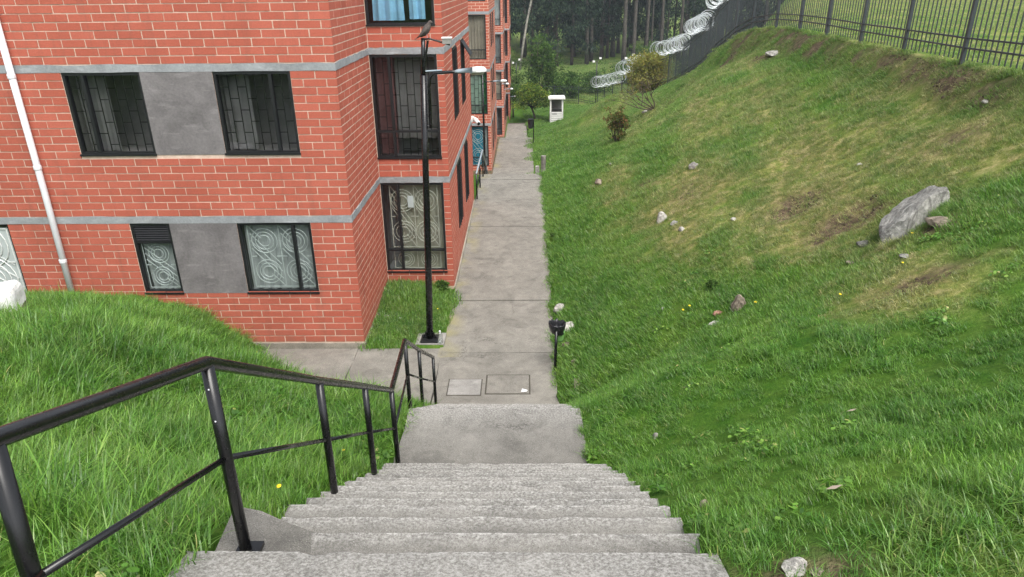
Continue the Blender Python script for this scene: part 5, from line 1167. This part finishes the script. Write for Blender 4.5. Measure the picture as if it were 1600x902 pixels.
def grass():
    protos('lawn', (120, .17, .035, .085, .0062, 2, .5)); protos('tall', (80, .15, .10, .27, .0070, 4, .75), 5); protos('mid', (120, .16, .035, .105, .0062, 3, .85, 5), 5); protos('far', (240, .5, .05, .11, .014, 2, .5))
    def right(x0, x1, y0, y1, d, inset=.0):
        x, y = rand_xy(x0, x1, y0, y1, d); k = (x > XR(y)+.02+inset) & (x < np.interp(y, FY, FX)+.1); x, y = x[k], y[k]
        s = soil_at(x, y); k = rng.random(len(x)) > s*1.25; return x[k], y[k]
    x, y = right(.6, 6.2, 1.0, 7.5, 46); d = dry_at(x, y); n = lump(x*1.6+5, y*1.6); 
    tall = (n > .28) & (d < .4) | ((x < XR(y)+.25) & (rng.random(len(x)) < .45)); 
    scatter('lawn_grass', 'mid', x, y, rng.uniform(.6, 1.0, len(x))*(1-.45*d)*np.clip(.85+.5*n, .6, 1.3), 'lush green grass of the near slope right of the stairs')
    x2, y2 = x[tall], y[tall]; k = rng.random(len(x2)) < .5; scatter('long_grass', 'tall', x2[k], y2[k], rng.uniform(.28, .52, k.sum()), 'longer grass tufts on the near slope and along the steps', .5)
    x, y = right(.5, 8.3, 7.5, 15, 40); d = dry_at(x, y); scatter('lawn_grass', 'lawn', x, y, rng.uniform(.75, 1.35, len(x))*(1-.45*d)*(1+.35*(x < XR(y)+1.2)), 'short grass of the middle slope, green below and dry above')
    x, y = right(.45, 9, 15, 31, 22); d = dry_at(x, y); scatter('lawn_grass', 'lawn', x, y, rng.uniform(1.1, 1.8, len(x))*(1-.4*d), 'short grass of the upper slope below the fence')
    x, y = right(.3, 10.5, 31, 66, 6); d = dry_at(x, y); scatter('lawn_grass', 'far', x, y, rng.uniform(.8, 1.3, len(x))*(1-.3*d), 'grass of the far slope falling towards the guard booth')
    x, y = right(.45, 1.4, 5.6, 26, 26); k = x < XR(y)+.12+.2*rng.random(len(x)); scatter('edge_grass', 'mid', x[k], y[k], rng.uniform(.6, 1.1, k.sum()), 'grass fringe along the right edge of the path', .5)
    x, y = rand_xy(8, 45, 8, 75, 2.6); k = x > np.interp(y, FY, FX)+.05; x, y = x[k], y[k]; scatter('upper_lawn_grass', 'far', x, y, rng.uniform(.4, .7, len(x)), 'yellowish lawn on the level ground beyond the fence')
    x, y = rand_xy(-12, 30, 67, 104, 2.2); scatter('meadow_grass', 'far', x, y, rng.uniform(1, 2.0, len(x)), 'green meadow in front of the dark wood')
    a = rng.uniform(0, 6.283, 90); q = rng.uniform(.75, 1.35, 90); x = 5.02+.42*q*np.cos(a); y = 8.98+.36*q*np.sin(a); scatter('boulder_grass', 'tall', x, y, rng.uniform(.3, .6, 90), 'taller grass growing up against the big boulder', .5)
    # straw litter, soil crumbs and low broad-leaved weeds
    protos('straw', (60, .20, .02, .05, .006, 2, 1.6, 0));
    PROTO['clover'] = bpy.data.collections.new('weed_clumps'); r = np.random.default_rng(5)
    for q in range(3):
        vs = []; fs = []
        for _ in range(34):
            a = r.uniform(0, 6.283); d = .10*r.random()**.6; c = np.array([d*math.cos(a), d*math.sin(a), r.uniform(.025, .075)]); n = 7; w = r.uniform(.011, .022); tl = r.normal(0, .35, 2); k = len(vs)
            for j in range(n):
                b = 6.283*j/n; u = w*math.cos(b)*(1+.2*math.cos(b+a)); v = w*math.sin(b); vs.append((c[0]+u, c[1]+v, c[2]+u*tl[0]+v*tl[1]))
            fs.append(tuple(range(k, k+n)))
        me = bpy.data.meshes.new('weed_clump'); me.from_pydata(vs, [], fs); me.materials.append(M['grass']); PROTO['clover'].objects.link(bpy.data.objects.new('weed_clump_'+'abc'[q], me))
    PROTO['crumb'] = bpy.data.collections.new('soil_crumbs')
    for q in range(3):
        me = rock_mesh(.03, 300+q, (1, .8, .7), 1); me.materials.append(M['crumb']); PROTO['crumb'].objects.link(bpy.data.objects.new('soil_crumb_'+'abc'[q], me))
    x, y = rand_xy(.8, 8.2, 4, 30, 60); k = (x > XR(y)+.3) & (x < np.interp(y, FY, FX)); x, y = x[k], y[k]; so, dr = soil_at(x, y), dry_at(x, y)
    k = (so > .35) & (rng.random(len(x)) < so*.9); scatter('soil_crumbs', 'crumb', x[k], y[k], rng.uniform(.3, 1.5, k.sum())**1.5, 'crumbs of earth and grit in the bare patches of the slope')
    k = (rng.random(len(x)) < (dr-.22)*1.3); k &= lump(x*3.1, y*3.3) > -.15; scatter('straw_litter', 'straw', x[k], y[k], rng.uniform(.7, 1.3, k.sum()), 'dead straw lying over the dry part of the slope', dry=.95)
    x, y = rand_xy(.6, 6, 1.5, 16, 9); k = (x > XR(y)+.06) & (dry_at(x, y) < .35) & ((lump(x*1.3+7, y*1.4) > .25) | (x < XR(y)+.35)); scatter('broad_leaf_weeds', 'clover', x[k], y[k], rng.uniform(.45, .95, k.sum()), 'low broad leaved weeds among the grass of the right slope', dry=.0)
    x, y = rand_xy(-6, -1.4, 1.5, 9, 2); k = (x < XL(y)-.05); scatter('broad_leaf_weeds', 'clover', x[k], y[k], rng.uniform(.8, 1.2, k.sum()), 'broad leaved weeds among the long grass of the mound', dry=.0)
    # left mound
    x, y = rand_xy(-9.8, -1.3, .9, 11.3, 46); g = ground(x, y)
    k = (x < XL(y)-.03) & ~((y > 9.42) & (g < .05)) & ~((x > -1.6) & (y > 9.2)); x, y = x[k], y[k]
    n = lump(x*1.5+2, y*1.5); edge = (XL(y)-x < .28)
    scatter('mound_grass', 'tall', x, y, rng.uniform(.55, 1.15, len(x))*np.clip(.95+.55*n, .55, 1.45)*np.where(edge, .72, 1)*np.where(y > 8.6, .8, 1), 'long lush grass on the mound left of the handrail', .5)
    k = rng.random(len(x)) < .55; scatter('mound_grass', 'mid', x[k], y[k], rng.uniform(.9, 1.4, k.sum()), 'shorter undergrowth of the grassy mound left of the handrail', .7)
    x, y = rand_xy(-2.9, -1.48, 11.38, 13.9, 62); k = ~((x > -2.05) & (x < -1.46) & (y < 11.88)) & (x < -1.56+.04*np.sin(y*5)+.03*np.sin(y*13)); x, y = x[k], y[k]
    scatter('recess_grass', 'lawn', x, y, rng.uniform(.9, 1.4, len(x))*np.where(y > 13.2, 1.5, 1)*np.where(x < -2.7, 1.3, 1), 'small grass patch in the recess of the brick building')
grass()
# ------------------------------------------------------------------ thin air
def haze():
    m = MB(); m.box(-170, 170, -12, 420, -8, 36); o = m.build('haze', None); t = NT('thin_haze'); v = t.n('VolumePrincipled'); v.inputs['Color'].default_value = (.80, .88, 1, 1); v.inputs['Density'].default_value = .0006; v.inputs['Anisotropy'].default_value = .2
    t.t.nodes.remove(t.b); t.l(v.outputs[0], t.out.inputs['Volume']); o.data.materials.append(t.m); tag(o, 'thin bluish haze', None, None, 'stuff')
haze()
